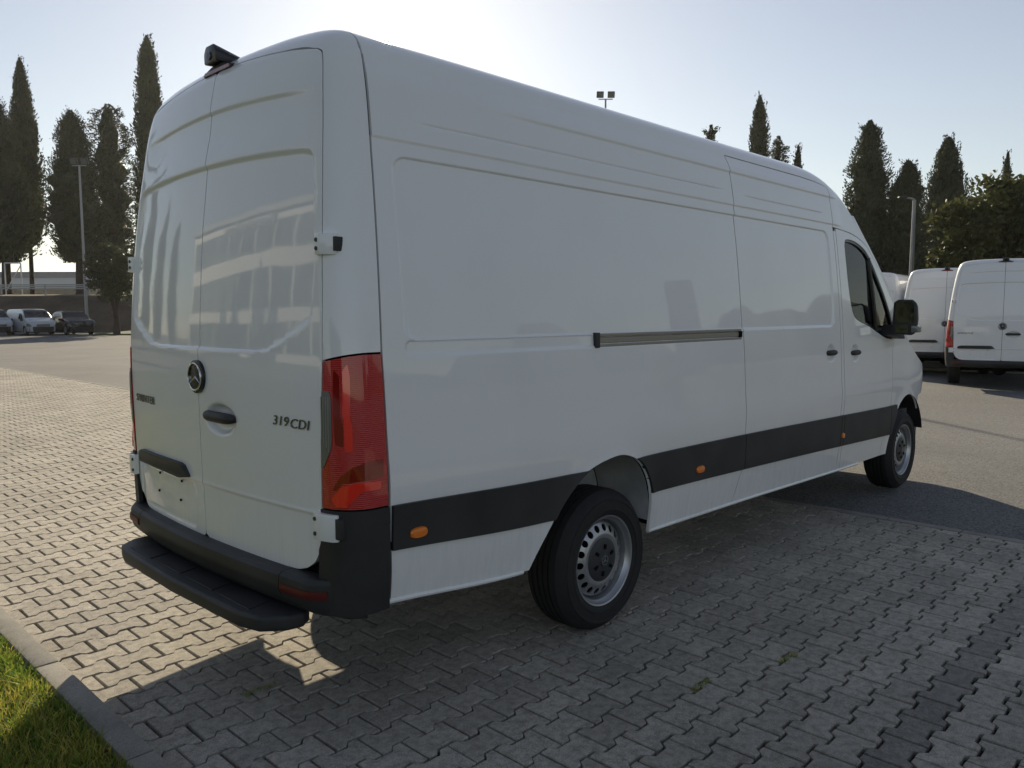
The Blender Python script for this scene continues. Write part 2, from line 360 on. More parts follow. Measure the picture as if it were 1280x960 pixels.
def paver_mat(name, c, island):
    m = mat(name, c, .9); t, b = nodes_of(m); g = N(t, 'ShaderNodeNewGeometry'); oi = N(t, 'ShaderNodeObjectInfo')
    n = N(t, 'ShaderNodeTexNoise', Scale=1.1, Detail=6.0, Roughness=.6); t.links.new(g.outputs['Position'], n.inputs['Vector'])
    n2 = N(t, 'ShaderNodeTexNoise', Scale=26.0, Detail=6.0, Roughness=.7); t.links.new(g.outputs['Position'], n2.inputs['Vector'])
    n4 = N(t, 'ShaderNodeTexNoise', Scale=260.0, Detail=4.0, Roughness=.7); t.links.new(g.outputs['Position'], n4.inputs['Vector'])
    a = N(t, 'ShaderNodeMapRange'); a.inputs['To Min'].default_value = .86; a.inputs['To Max'].default_value = 1.12; t.links.new(g.outputs['Random Per Island'] if island else oi.outputs['Random'], a.inputs['Value'])
    a1 = N(t, 'ShaderNodeMapRange'); a1.inputs['From Min'].default_value = .3; a1.inputs['From Max'].default_value = .7; a1.inputs['To Min'].default_value = .74; a1.inputs['To Max'].default_value = 1.12; t.links.new(n.outputs['Fac'], a1.inputs['Value'])
    a2 = N(t, 'ShaderNodeMapRange'); a2.inputs['From Min'].default_value = .34; a2.inputs['From Max'].default_value = .58; a2.inputs['To Min'].default_value = .60; a2.inputs['To Max'].default_value = 1.0; t.links.new(n2.outputs['Fac'], a2.inputs['Value'])
    a3 = N(t, 'ShaderNodeMapRange'); a3.inputs['From Min'].default_value = .38; a3.inputs['From Max'].default_value = .62; a3.inputs['To Min'].default_value = .62; a3.inputs['To Max'].default_value = 1.22; t.links.new(n4.outputs['Fac'], a3.inputs['Value'])
    n6 = N(t, 'ShaderNodeTexNoise', Scale=2.3, Detail=2.0); t.links.new(g.outputs['Position'], n6.inputs['Vector'])
    a6 = N(t, 'ShaderNodeMapRange'); a6.inputs['From Min'].default_value = .68; a6.inputs['From Max'].default_value = .76; a6.inputs['To Min'].default_value = 1.0; a6.inputs['To Max'].default_value = .62; t.links.new(n6.outputs['Fac'], a6.inputs['Value'])
    p = a.outputs[0]
    for q in (a1, a2, a3, a6):
        k = N(t, 'ShaderNodeMath', operation='MULTIPLY'); t.links.new(p, k.inputs[0]); t.links.new(q.outputs[0], k.inputs[1]); p = k.outputs[0]
    vm = N(t, 'ShaderNodeVectorMath', operation='SCALE'); vm.inputs[0].default_value = c; t.links.new(p, vm.inputs['Scale']); t.links.new(vm.outputs[0], b.inputs['Base Color'])
    bp = N(t, 'ShaderNodeBump', Strength=.6, Distance=.003); t.links.new(n4.outputs['Fac'], bp.inputs['Height']); t.links.new(bp.outputs['Normal'], b.inputs['Normal'])
    return m
PAVE = paver_mat('paver_concrete', (.475, .44, .375), False); PAVE_ALL = paver_mat('paver_concrete_field', (.475, .44, .375), True); PAVE_DARK = paver_mat('paver_dark_concrete', (.30, .28, .245), False); 
def sheet(name, x0, x1, y0, y1, z, m): return tag(mesh(name, [(x0, y0, z), (x1, y0, z), (x1, y1, z), (x0, y1, z)], [(0, 1, 2, 3)], m, None, None), kind='structure')
sheet('asphalt', -2500, 2500, -2500, 2500, -.03, ASPHALT)
PX0, PX1, PXM = -2.035, 3.105, 3.19
# lay-out of the block paving: columns run along x, every other column shifted half a block
LX, LY = (PX1-PX0)/26, .1385
paving = sheet('paving', PX0, PXM+.02, -14, 60, -.022, JOINT)
def paver_shape(part=0):
    """I-shaped interlocking block; part +1/-1 is its forward/rear half"""
    a, w0, w1 = LX/2-.0056, .0835-.0066, .0555-.0066
    if part == 0:
        half = [(-a, -w0), (-a*.62, -w0), (-a*.40, -w1), (a*.40, -w1), (a*.62, -w0), (a, -w0)]; return np.array(half+[(-x, -y) for x, y in half])
    h = [(.004, -w1), (a*.40, -w1), (a*.62, -w0), (a, -w0)]; return np.array(h+[(x, -y) for x, y in h[::-1]])*([1, 1] if part > 0 else [-1, -1])
def paver_mesh(shape):
    n = len(shape); c = shape.mean(0); ins = c+(shape-c)*[.972, .960]
    V = np.concatenate([np.c_[shape, np.full(n, -.03)], np.c_[shape, np.full(n, -.0045)], np.c_[ins, np.zeros(n)]])
    quads = [(i, (i+1) % n, n+(i+1) % n, n+i) for i in range(n)]+[(n+i, n+(i+1) % n, 2*n+(i+1) % n, 2*n+i) for i in range(n)]
    return V, quads, list(range(2*n, 3*n))
PARTS = {k: paver_mesh(paver_shape(k)) for k in (0, 1, -1)}
cells = []
for j in range(int(-12/LY), int(44/LY)):
    for i in range(26):
        cells.append((PX0+(i+.5)*LX if j % 2 else PX0+i*LX, j*LY-.03, j, 1 if (j % 2 == 0 and i == 0) else 0))
    if j % 2 == 0: cells.append((PX0+26*LX, j*LY-.03, j, -1))
cells = np.array(cells)
D = np.c_[cells[:, :2], np.zeros(len(cells))]-CAM; dep = D@FW; us = 640+FPX*(D@R2)/dep; vs_ = 480-FPX*(D@U2)/dep
vis = (dep > .5) & (us > -20) & (us < 1300) & (vs_ < 985)
hid = ((np.abs(cells[:, 1]) < .75) & (cells[:, 0] > -1.15)) | (cells[:, 3] == 1)
score = np.where(vis & ~hid, 1/np.maximum(dep, .1)**3, 0)
order = np.argsort(-score); near = set(order[:300].tolist())
DARKJ = int(round((-2.43+.03)/LY)); PMESH = {}
def piece_mesh(kind, dark):
    if (kind, dark) not in PMESH:
        V, Q, top = PARTS[kind]; me = bpy.data.meshes.new('paver'); me.from_pydata(V.tolist(), [], Q+[top]); me.materials.append(PAVE_DARK if dark else PAVE); PMESH[(kind, dark)] = me
    return PMESH[(kind, dark)]
for k in near:
    x, y, j, kd = cells[k]
    o = bpy.data.objects.new('paver', piece_mesh(int(kd), j == DARKJ)); C.objects.link(o); o.parent = paving
    o.location = (x+random.gauss(0, .0012), y+random.gauss(0, .0012), random.gauss(-.001, .0010)); o.rotation_euler = (random.gauss(0, .0030), random.gauss(0, .0030), random.gauss(0, .008))
def paver_field(idx, material, nm):
    VV, FF, n0 = [], [], 0
    for kd in (0, 1, -1):
        sel = idx[cells[idx][:, 3] == kd]
        if not len(sel): continue
        PV, Q, top = PARTS[kd]; n = len(PV); pos = cells[sel][:, :2]; m = len(sel); k = n//3; t0 = 2*k
        V = np.tile(PV, (m, 1)).reshape(m, n, 3).copy(); V[:, :, :2] += (pos+RNG.normal(0, .0012, (m, 2)))[:, None]; V[:, :, 2] += RNG.normal(-.001, .0010, m)[:, None]
        V[:, :, 2] += (V[:, :, 0]-pos[:, None, 0])*RNG.normal(0, .0030, m)[:, None]+(V[:, :, 1]-pos[:, None, 1])*RNG.normal(0, .0030, m)[:, None]
        tq = [(t0+i, t0+i+1, t0+k-2-i, t0+k-1-i) for i in range(k//2-1)]
        F = (np.array(Q+tq)[None]+(np.arange(m)*n)[:, None, None]).reshape(-1, 4); VV.append(V.reshape(-1, 3)); FF.append(F+n0); n0 += m*n
    return tag(fast(nm, np.concatenate(VV), np.concatenate(FF), material, paving), kind='stuff')
rest = np.array([k for k in range(len(cells)) if k not in near]); dk = cells[rest][:, 2] == DARKJ
paver_field(rest[~dk], PAVE_ALL, 'paver_field')
PAVE_DARK_ALL = paver_mat('paver_dark_concrete_field', (.30, .28, .245), True)
paver_field(rest[dk], PAVE_DARK_ALL, 'dark_paver_row')
# border stones between paving and asphalt, kerb stones along the lawn
bs = MB(); L = .5
bs.box((-.040, -L/2+.003, -.08), (.040, L/2-.003, .0)); bobj = bs.build('border_stone', CONC, None, None, bevel=.004, seg=1); bobj.parent = paving; bobj.location = (PX1+.045, -3.0, .002)
for k in range(1, 70):
    o = bobj.copy(); C.objects.link(o); o.location = (PX1+.045+random.gauss(0, .001), -3.0+k*L, .002+random.gauss(0, .001))
kerb = mesh('kerb', [(-2.145, -14, -.02), (-2.04, -14, -.02), (-2.04, 44, -.02), (-2.145, 44, -.02)], [(0, 1, 2, 3)], JOINT, None, None); tag(kerb, kind='structure')
ks = MB(); L = 1.0; ks.box((-.048, -L/2+.003, -.1), (.048, L/2-.003, .08)); kobj = ks.build('kerb_stone', CONC, kerb, 40, bevel=.010); kobj.location = (-2.0915, -4.1, 0)
for k in range(1, 26):
    o = kobj.copy(); C.objects.link(o); o.location = (-2.0915+random.gauss(0, .0015), -4.1+k*L, random.gauss(0, .0015))
lawn = sheet('lawn', -14, -2.142, -16, 22, .05, LAWN)
# grass blades
def blades(n, x0, x1, y0, y1, h0, h1, wd, seed):
    r = np.random.default_rng(seed); x = r.uniform(x0, x1, n); y = r.uniform(y0, y1, n); h = r.uniform(h0, h1, n)*(1-.55*np.clip((x+2.2)/.09, 0, 1)); a = r.uniform(0, 6.283, n); ln = r.uniform(.2, .95, n)*h; b = r.uniform(0, 6.283, n)
    wv = np.stack([np.cos(a), np.sin(a), 0*a], 1)*(wd*r.uniform(.6, 1.3, n))[:, None]; base = np.stack([x, y, np.full(n, .045)], 1); dr = np.stack([np.cos(b), np.sin(b), 0*b], 1)
    mid = base+dr*(ln*.35)[:, None]+np.array([0, 0, 1])*(h*.62)[:, None]; tip = base+dr*ln[:, None]+np.array([0, 0, 1])*(h*.95)[:, None]
    V = np.stack([base-wv, base+wv, mid+wv*.75, mid-wv*.75, tip+wv*.12, tip-wv*.12], 1).reshape(-1, 3); k = np.arange(n)[:, None]*6
    return V, np.concatenate([k+[0, 1, 2, 3], k+[3, 2, 4, 5]])
GRASS = bpy.data.materials.new('grass_blades'); GRASS.use_nodes = True; t = GRASS.node_tree; b = t.nodes['Principled BSDF']; out = t.nodes['Material Output']
g = N(t, 'ShaderNodeNewGeometry'); n = N(t, 'ShaderNodeTexNoise', Scale=2.6, Detail=3.0); t.links.new(g.outputs['Position'], n.inputs['Vector'])
ad = N(t, 'ShaderNodeMath', operation='MULTIPLY_ADD'); ad.inputs[1].default_value = .55; t.links.new(g.outputs['Random Per Island'], ad.inputs[0]); t.links.new(n.outputs['Fac'], ad.inputs[2])
r = N(t, 'ShaderNodeValToRGB'); e = r.color_ramp.elements; e[0].position = .52; e[0].color = (.10, .19, .025, 1); e[1].position = 1.0; e[1].color = (.50, .42, .10, 1)
x = e.new(.74); x.color = (.22, .30, .04, 1); t.links.new(ad.outputs[0], r.inputs['Fac']); t.links.new(r.outputs['Color'], b.inputs['Base Color']); b.inputs['Roughness'].default_value = .55
trn = N(t, 'ShaderNodeBsdfTranslucent'); t.links.new(r.outputs['Color'], trn.inputs['Color']); ms = N(t, 'ShaderNodeMixShader'); ms.inputs[0].default_value = .5
t.links.new(b.outputs[0], ms.inputs[1]); t.links.new(trn.outputs[0], ms.inputs[2]); t.links.new(ms.outputs[0], out.inputs['Surface'])
V1, F1 = blades(30000, -2.95, -2.134, -1.2, 2.3, .035, .085, .0020, 1); V2, F2 = blades(45000, -6.0, -2.136, -6, 9, .04, .09, .0045, 2)
tag(fast('grass', np.concatenate([V1, V2]), np.concatenate([F1, F2+len(V1)]), GRASS), 'short green and straw coloured grass behind the concrete kerb', 'grass', kind='stuff')
# tufts of weed growing in the joints
for (u, v, lab) in ((985, 822, 'dry weed tuft in the block joints, beside the rear wheel track'), (875, 857, 'small olive weed tuft in a paving joint, larger of the pair'), (325, 862, 'thin brown weed in the joints under the rear step')):
    p = ground_at(u, v); Vw, Fw = blades(150, -.075, .075, -.02, .02, .014, .042, .0018, int(u)); Vw[:, 2] -= .045
    o = fast('weed_tuft', Vw, Fw, GRASS); o.location = (p[0], p[1], -.006); tag(o, lab, 'weed', 'weeds in the paving')
# ================================================================ the van
def sm(t): t = np.clip(t, 0, 1); return t*t*(3-2*t)
def rrect(x, z, x0, x1, z0, z1, r):
    """rounded rectangle, positive inside"""
    cx, cz = (x0+x1)/2, (z0+z1)/2; dx = np.abs(x-cx)-((x1-x0)/2-r); dz = np.abs(z-cz)-((z1-z0)/2-r)
    return r-(np.hypot(np.maximum(dx, 0), np.maximum(dz, 0))+np.minimum(np.maximum(dx, dz), 0))
def smooth_poly(pts, n=8):
    p = np.array(pts, float); out = []
    for i in range(len(p)-1):
        a, b_, c, d = p[max(i-1, 0)], p[i], p[i+1], p[min(i+2, len(p)-1)]
        for t in np.linspace(0, 1, n, endpoint=False):
            out.append(.5*((2*b_)+(-a+c)*t+(2*a-5*b_+4*c-d)*t*t+(-a+3*b_-3*c+d)*t**3))
    out.append(p[-1]); return np.array(out)
ARCH_R = np.concatenate([smooth_poly([(-.62,.30),(-.568,.442),(-.43,.643),(-.345,.735),(-.198,.827),(0,.868),(.12,.858),(.225,.808),(.30,.715),(.338,.60),(.348,.48),(.345,.30)]), [(.345,.05),(-.62,.05)]])
ARCH_F = np.array([(4.325+.455*math.cos(a), .385+.455*math.sin(a)) for a in np.linspace(0, math.pi, 40)]+[(3.87, .05), (4.78, .05)])
sill = spl([-1.7,-1.31,-.57,.33,1.34,3.3,5.4], [.53,.50,.437,.425,.411,.372,.36])
strip_lo = spl([-1.32,-.43,.346,1.32,3.88], [.695,.641,.634,.612,.532])
strip_hi = spl([-1.32,-.2,.214,3.85], [.862,.829,.834,.778])
seam_r = lambda z: np.interp(z, [.4, .62, .8, 2.5], [1.243, 1.318, 1.332, 1.328])       # sliding door, rear edge
seam_f = lambda z: np.interp(z, [.4, .8, 2.5], [2.835, 2.80, 2.80])                     # sliding door, front edge
seam_b = lambda z: np.interp(z, [.4, .62, .8, 2.5], [2.90, 2.862, 2.852, 2.845])                    # front door, rear edge
seam_p = lambda z: np.interp(z, [.4, .86, 1.4, 2.15, 2.5], [-1.315, -1.331, -1.336, -1.308, -1.288])                # rear corner
GAP = .0045
door_top = spl([2.7,2.83,2.93,3.08,3.31,3.434,3.6,4.6], [2.172,2.172,2.166,2.157,2.118,2.07,1.98,1.0])
WIN = smooth_poly([(2.985,1.95),(2.985,2.05),(3.0,2.09),(3.04,2.104),(3.142,2.104),(3.272,2.084),(3.40,2.040),(3.48,1.985),(3.56,1.905),(3.66,1.795),(3.76,1.685),(3.87,1.54),(3.945,1.42),(3.945,1.355),(3.864,1.335),(3.71,1.352),(3.564,1.39),(3.368,1.446),(3.178,1.485),(3.07,1.53),(3.018,1.636),(2.99,1.815),(2.985,1.95)], 4)[:-1]
def side_disp(x, z, slide=True):
    d = -.009*sm((rrect(x, z, -1.225, 2.70, 1.458, 2.138, .075)+.004)/.010)
    if slide:
        d += -.007*sm((rrect(x, z, -1.222, 1.30, 1.402, 1.4565, .022)+.003)/.007)
    d += (.0055*sm((z-2.191)/.011)*sm((3.0-x)/.15)+.0080*sm((z-2.388)/.016)*sm((x+1.05)/.9)*sm((3.05-x)/.25))*(1-sm((z-2.415)/.08))
    for x0, x1, zc in ((-1.13, 1.235, 2.276), (1.43, 2.66, 2.264)):
        d += -.0045*np.exp(-((z-zc)/.005)**2)*sm((x-x0)/.12)*sm((x1-x)/.08)
    if slide:
        for xc, zc in ((2.625, 1.268), (3.075, 1.252)):
            q = ((x-xc)/.080)**2+((z-zc)/.068)**2; d += -.024*sm((1-q)*1.2)
    a = np.stack([x, z], 1); m = (z < 1.05) & (np.abs(x) < .9)
    if m.any(): d[m] += .010*np.exp(-np.maximum(-poly_sdf(a[m], ARCH_R), 0)/.035)
    m = (z < 1.1) & (np.abs(x-4.325) < .8)
    if m.any(): d[m] += .014*np.exp(-np.maximum(-poly_sdf(a[m], ARCH_F), 0)/.06)
    # a faint swelling belt line, as pressed steel has
    d += .006*np.exp(-((z-.95)/.10)**2)
    return d
def side_fn(sgn, off=0.0, detail=True, slide=True):
    def f(x, z):
        y = halfw(z)*plan(x)+off
        if detail: y = y+side_disp(x, z, slide)
        return np.stack([x, sgn*y, z], 1)
    return f
def top_fn(off=0.0):
    def f(x, e):
        zs = shoulder(x); y = halfw(zs)*plan(x)
        return np.stack([x, e*y, zs+drop_at(x)*(1-crown(np.abs(e)))+off], 1)
    return f
XZ = lambda P: P[:, [0, 2]]; YZ = lambda P: P[:, [1, 2]]
no_arch = lambda g=0.0: [lambda P: -poly_sdf(XZ(P), ARCH_R)-g, lambda P: -poly_sdf(XZ(P), ARCH_F)-g]
above_sill = lambda P: P[:, 2]-sill(P[:, 0])
below_sh = lambda P: shoulder(P[:, 0])-P[:, 2]
ZS = lin(.35, 2.5, .045, (1.43, .05, .0045), (2.138, .022, .0035), (2.196, .014, .004), (2.270, .018, .0035), (2.396, .018, .004), (2.46, .04, .012), (.8, .12, .012), (.42, .1, .012), (1.26, .08, .009), (2.485, .02, .006))
ZSL = lin(.35, 2.5, .05, (2.15, .04, .008), (1.46, .02, .006))
door_edge = spl([.5,.72,.85,1.08,1.42,1.815,2.33,2.49,2.6], [.83,.836,.842,.85,.862,.842,.782,.748,.70])
def door_outline():
    r = [(-0.003, .603), (-.60, .603), (-.69, .606), (-.745, .622), (-.79, .652), (-.82, .70)]
    for z in np.linspace(.74, 2.455, 36): r.append((-float(door_edge(z)), z))
    r += [(-.75, 2.478), (-.742, 2.497), (-.725, 2.508), (-.69, 2.515), (-.60, 2.530), (-.48, 2.545), (-.35, 2.557), (-.21, 2.566), (-.1, 2.570), (-.003, 2.571)]
    return np.array(r)
DOOR_R = door_outline(); DOOR_L = DOOR_R*[-1, 1]
DOORS = np.concatenate([DOOR_R[1:-1], DOOR_L[1:-1][::-1]])
def inset_poly_field(poly): return lambda P: poly_sdf(YZ(P), poly)
def rear_disp(y, z, left):
    a = np.abs(y)
    pan = smooth_poly([(0,1.414),(.40,1.414),(.52,1.420),(.56,1.432),(.67,1.478),(.765,1.523),(.795,1.55),(.806,1.60),(.803,1.82),(.787,2.06),(.772,2.12),(.73,2.148),(.60,2.160),(.30,2.172),(0,2.175)], 4)
    pan = np.concatenate([pan, pan[::-1]*[-1, 1]])
    s = poly_sdf(np.stack([y, z], 1), pan)
    top = sm((z-1.9)/.2)
    d = (.010+.003*top)*sm((s+.003)/(.008+.016*top))
    zc = 2.401-.065*a*a
    fade = sm((.79-a)/.30)
    d += .010*sm((zc-z)/.022)*sm((z-2.17)/.16)*fade                      # pressed eyebrow above the panel
    d += .004*sm((.838-z)/.010)*sm((a+.02)/.02)                           # low waist crease
    d += .0025*np.exp(-((z-.838)/.008)**2)*-1
    if left: d += .006*sm((rrect(y, z, .085, .80, .618, .822, .035)+.003)/.010)
    else:
        q = ((y+.182)/.135)**2+((z-1.128)/.070)**2; d += .026*sm((1-q)*1.3)
    return d
def rear_grid(ys, zs, left=None, off=0.0, disp=True):
    def f(y, z):
        O = np.stack([np.full_like(y, -1.1), y, z], 1); D = np.tile([-1.0, 0, 0], (len(y), 1)); P = shoot(O, D, .7)
        if disp: P[:, 0] += rear_disp(y, z, left)
        P[:, 0] -= off; return P
    return surface(ys, zs, f)
_EB = {}
def edge_band(nv=230, nt=26, off=0.0, side=None, zr=None, x0=-1.275):
    """the rounded border of the rear end: from the long side, round the corner, onto the rear face; side -1 is the van's right"""
    key = (nv, nt, zr, x0)
    if key not in _EB:
        S = SECT; seg = np.r_[0, np.cumsum(np.hypot(*np.diff(S, axis=0).T))]
        v = np.linspace(0, seg[-1], nv) if zr is None else np.interp(np.linspace(zr[0], zr[1], nv), S[:46, 1], seg[:46])
        y = np.interp(v, seg, S[:, 0]); z = np.interp(v, seg, S[:, 1]); e = .02
        ty = np.interp(v+e, seg, S[:, 0])-np.interp(v-e, seg, S[:, 0]); tz = np.interp(v+e, seg, S[:, 1])-np.interp(v-e, seg, S[:, 1]); L = np.hypot(ty, tz)+1e-12
        ny, nz = tz/L, -ty/L; th = np.linspace(0, math.pi/2, nt)
        A, T = np.meshgrid(np.arange(nv), th, indexing='ij'); A = A.ravel(); T = T.ravel(); ins = np.interp(z, [2.1, 2.4], [.16, .088])[A]
        O = np.stack([np.full(len(A), x0), y[A]-ins*ny[A], z[A]-ins*nz[A]], 1); D = np.stack([-np.sin(T), np.cos(T)*ny[A], np.cos(T)*nz[A]], 1)
        _EB[key] = (shoot(O, D, .6), D)
    P, D = _EB[key]; P = P+D*off
    if side == -1: P = P*[1, -1, 1]
    i, j = np.meshgrid(np.arange(nv-1), np.arange(nt-1), indexing='ij'); a = (i*nt+j).ravel()
    return P, np.stack([a, a+nt, a+nt+1, a+1], 1)
def lamp_top(P): return np.interp(np.abs(P[:, 1]), [.85, .93, .97], [1.388, 1.408, 1.418])
hcoord = lambda P: np.stack([np.abs(P[:, 1])+P[:, 0]+1.55, P[:, 2]], 1)

def make_wheel(parent, x, sgn):
    wh = empty('wheel', (x, sgn*.97, .345), 0 if sgn < 0 else math.pi, parent)     # local -y is the outer face
    R = .352
    prof = [(.222, .012), (.232, .002), (.250, -.004), (.252, -.008), (.258, -.008), (.260, -.006), (.295, -.006), (.297, -.0085), (.304, -.0085), (.306, -.004), (.322, .006), (.337, .024), (.346, .034)]
    for c in (.072, .105, .138, .171):
        prof += [(R-.001, c-.0125), (R, c-.006), (R-.009, c-.005), (R-.009, c+.005), (R, c+.006)]
    prof += [(.346, .202), (.334, .216), (.30, .236), (.262, .238), (.225, .228)]
    MB().lathe(prof, 96, closed=True).build('tyre', RUBBER, wh, 30)
    rim = MB().lathe([(.214, .20), (.200, .17), (.196, .10), (.192, .070), (.200, .030), (.211, .018), (.216, .006), (.224, .003), (.225, .009), (.221, .016)], 96)
    rm = rim.build('rim', STEEL, wh, 30)
    # pressed steel disc with a ring of oval holes
    nh = 18
    def f(r, a):
        y = np.interp(r, [.0, .085, .108, .128, .150, .172, .186, .194], [.040, .034, .024, .022, .030, .042, .050, .070])
        return np.stack([r*np.cos(a), y, r*np.sin(a)], 1)
    PQ = surface(lin(.06, .194, .012, (.15, .03, .004)), np.linspace(0, 2*math.pi, 241), f)
    def hole(P):
        r = np.hypot(P[:, 0], P[:, 2]); a = np.arctan2(P[:, 2], P[:, 0]); k = 2*math.pi/nh; da = (a+k/2) % k-k/2
        return np.hypot((r-.158)/.0175, da*.158/.0165)-1
    panel('wheel_disc', PQ, [hole], STEEL, wh, flange=.006, centre=(0, .5, 0), ang=40)
    cap = MB().lathe([(.0, .006), (.030, .006), (.034, .010), (.060, .012), (.094, .016), (.108, .022), (.111, .040)], 48)
    hc = cap.build('hub_cap', CAPM, wh, 30)
    for k in range(6):
        a = k*math.pi/3+.4; R3 = [[math.cos(a), 0, -math.sin(a)], [0, 1, 0], [math.sin(a), 0, math.cos(a)]]
        MB().box((.055, .007, -.007), (.078, .025, .007), R3).build('cap_slot', DARK, hc, None)
    st = MB()
    for k in range(3):
        a = math.pi/2+k*2*math.pi/3
        st.prism([(0, -.004), (.021, 0), (0, .004)], lambda u, v: (u*math.cos(a)-v*math.sin(a), .003, u*math.sin(a)+v*math.cos(a)), lambda u, v: (u*math.cos(a)-v*math.sin(a), .006, u*math.sin(a)+v*math.cos(a)))
    st.lathe([(.021, .006), (.021, .003), (.024, .003), (.024, .006)], 32)
    st.build('star_emblem', STEEL, hc, None)
    MB().lathe([(.0, .075), (.17, .078), (.185, .10), (.185, .16), (0, .16)], 40).build('brake_drum', DARK, wh, 30)
    return wh
def star_mesh(r, d):
    m = MB()
    for k in range(3):
        a = math.pi/2+k*2*math.pi/3; ca, sa = math.cos(a), math.sin(a); q = r*.115
        T = lambda u, v, h: (-h, u*ca-v*sa, u*sa+v*ca)
        V = [T(0, 0, d), T(-q*.6, -q, 0), T(r, 0, d*.4), T(-q*.6, q, 0), T(-q*1.1, 0, 0)]
        m.add(V, [(0, 1, 2), (0, 2, 3), (0, 4, 1), (0, 3, 4)])
    n = 48
    V = []; prof = [(r*.965, 0), (r*.97, d), (r*1.02, d*1.2), (r*1.07, d), (r*1.08, 0)]
    for k in range(n):
        a = 2*math.pi*k/n
        for rr, h in prof: V.append((-h, rr*math.cos(a), rr*math.sin(a)))
    m.add(V, [(k*5+i, k*5+i+1, ((k+1) % n)*5+i+1, ((k+1) % n)*5+i) for k in range(n) for i in range(4)])
    return m
def rear_x_at(y, z):
    return float(shoot(np.array([[-1.1, y, z]]), np.array([[-1.0, 0, 0]]), .7)[0, 0])

def make_van():
    van = empty('cargo_van')
    rt = side_fn(-1)
    def sx(name, sgn, x0, x1, clips, material, parent, off=0.0, step=.05, foc=(), zs=None, detail=True, slide=True, flange=.014):
        return panel(name, surface(lin(x0, x1, step, *foc), ZS if zs is None else zs, side_fn(sgn, off, detail, slide)), clips, material, parent, flange)
    # ---------------- right side
    sp = sx('side_panel', -1, -1.36, 1.36, [above_sill, below_sh, lambda P: P[:, 0]-seam_p(P[:, 2])-GAP, lambda P: seam_r(P[:, 2])-GAP-P[:, 0], no_arch()[0]], WHITE, van,
            foc=((-1.33, .03, .01), (-1.19, .05, .006), (-.1, .55, .018), (1.29, .04, .01), (-1.1, .1, .02)))
    def strip(parent, sgn, x0, x1, name='protective_strip', g=.003):
        zz = lin(.5, .88, .022); b0 = lambda P: P[:, 2]-strip_lo(P[:, 0]); b1 = lambda P: strip_hi(P[:, 0])-P[:, 2]
        return panel(name, surface(lin(x0, x1, .03), zz, side_fn(sgn, .013, True, False)), [b0, b1, lambda P: P[:, 0]-x0, lambda P: x1-P[:, 0]]+no_arch(.002), BLACKP, parent, .022)
    strip(sp, -1, -1.322, -.15); strip(sp, -1, .15, 1.322)
    def marker(parent, x, z, sgn=-1, r=(.041, .021)):
        y = float(side_fn(1, .013)(np.array([x]), np.array([z]))[0, 1])
        m = MB(); n = 28; V = []
        for k in range(n):
            a = 2*math.pi*k/n; c, s_ = np.sign(math.cos(a))*abs(math.cos(a))**.75, np.sign(math.sin(a))*abs(math.sin(a))**.75
            for f_, h in ((1, -.004), (1, .004), (.86, .010), (.45, .0115)): V.append((x+r[0]*f_*c, sgn*(y+h), z+r[1]*f_*s_))
        m.add(V, [(k*4+i, k*4+i+1, ((k+1) % n)*4+i+1, ((k+1) % n)*4+i) for k in range(n) for i in range(3)]+[tuple(k*4+3 for k in range(n))])
        m.build('side_marker_lamp', AMBER, parent, 40)
    marker(sp, -1.205, .742); marker(sp, .80, .690)
    # track of the sliding door
    rl = MB(); yv = float(side_fn(1)(np.array([.6]), np.array([1.43]))[0, 1])
    for z0, z1, p in ((1.447, 1.461, .010), (1.415, 1.444, .006), (1.398, 1.411, .012)): rl.box((-.085, -yv-p, z0), (1.30, -yv+.02, z1))
    rail = rl.build('door_track', ALU, sp, None, bevel=.002, seg=1)
    MB().box((-.115, -yv-.017, 1.394), (-.083, -yv+.02, 1.466)).build('track_end_cap', BLACKP, rail, 35, bevel=.004)
    MB().box((1.275, -yv-.011, 1.412), (1.309, -yv+.02, 1.447)).build('track_end_cap', DARK, rail, None)
    lip = MB()
    for a0, a1, k in ((-1.36, -.60, 14), (.36, 3.28, 50)):
        xs = np.linspace(a0, a1, k)
        lip.tube([(x, -float(halfw(sill(x))*plan(x))+.004, float(sill(x))-.004) for x in xs], .011, 8)
    lip.build('sill_edge', WHITE, sp, 40)
    sd = sx('sliding_door', -1, 1.22, 2.87, [above_sill, lambda P: shoulder(P[:, 0])-.006-P[:, 2], lambda P: P[:, 0]-seam_r(P[:, 2])-GAP, lambda P: seam_f(P[:, 2])-GAP-P[:, 0]], WHITE, van,
            foc=((2.67, .045, .006), (2.625, .09, .009), (1.30, .06, .012), (1.44, .06, .02)))
    strip(sd, -1, 1.328, 2.797)
    bp = sx('door_pillar', -1, 2.77, 2.93, [above_sill, lambda P: 2.15-P[:, 2], lambda P: P[:, 0]-seam_f(P[:, 2])-GAP, lambda P: seam_b(P[:, 2])-GAP-P[:, 0]], WHITE, van, step=.014)
    strip(bp, -1, 2.803, 2.849); marker(bp, 2.828, .648, r=(.021, .021))
    fend_x = lambda z: np.interp(z, [.35, .56, .79, 1.25, 1.36, 1.5, 1.8], [3.72, 3.79, 3.868, 3.905, 3.97, 4.12, 4.5])
    dtop = lambda P: np.minimum(door_top(P[:, 0]), shoulder(P[:, 0])-.020)-P[:, 2]
    fd = sx('front_door', -1, 2.80, 4.3, [above_sill, dtop, lambda P: P[:, 0]-seam_b(P[:, 2])-GAP, lambda P: fend_x(P[:, 2])-GAP-P[:, 0], no_arch()[1], lambda P: -poly_sdf(XZ(P), WIN)], WHITE, van,
            foc=((3.075, .09, .009), (3.0, .08, .02), (3.7, .3, .03)), step=.04)
    strip(fd, -1, 2.855, 3.86)
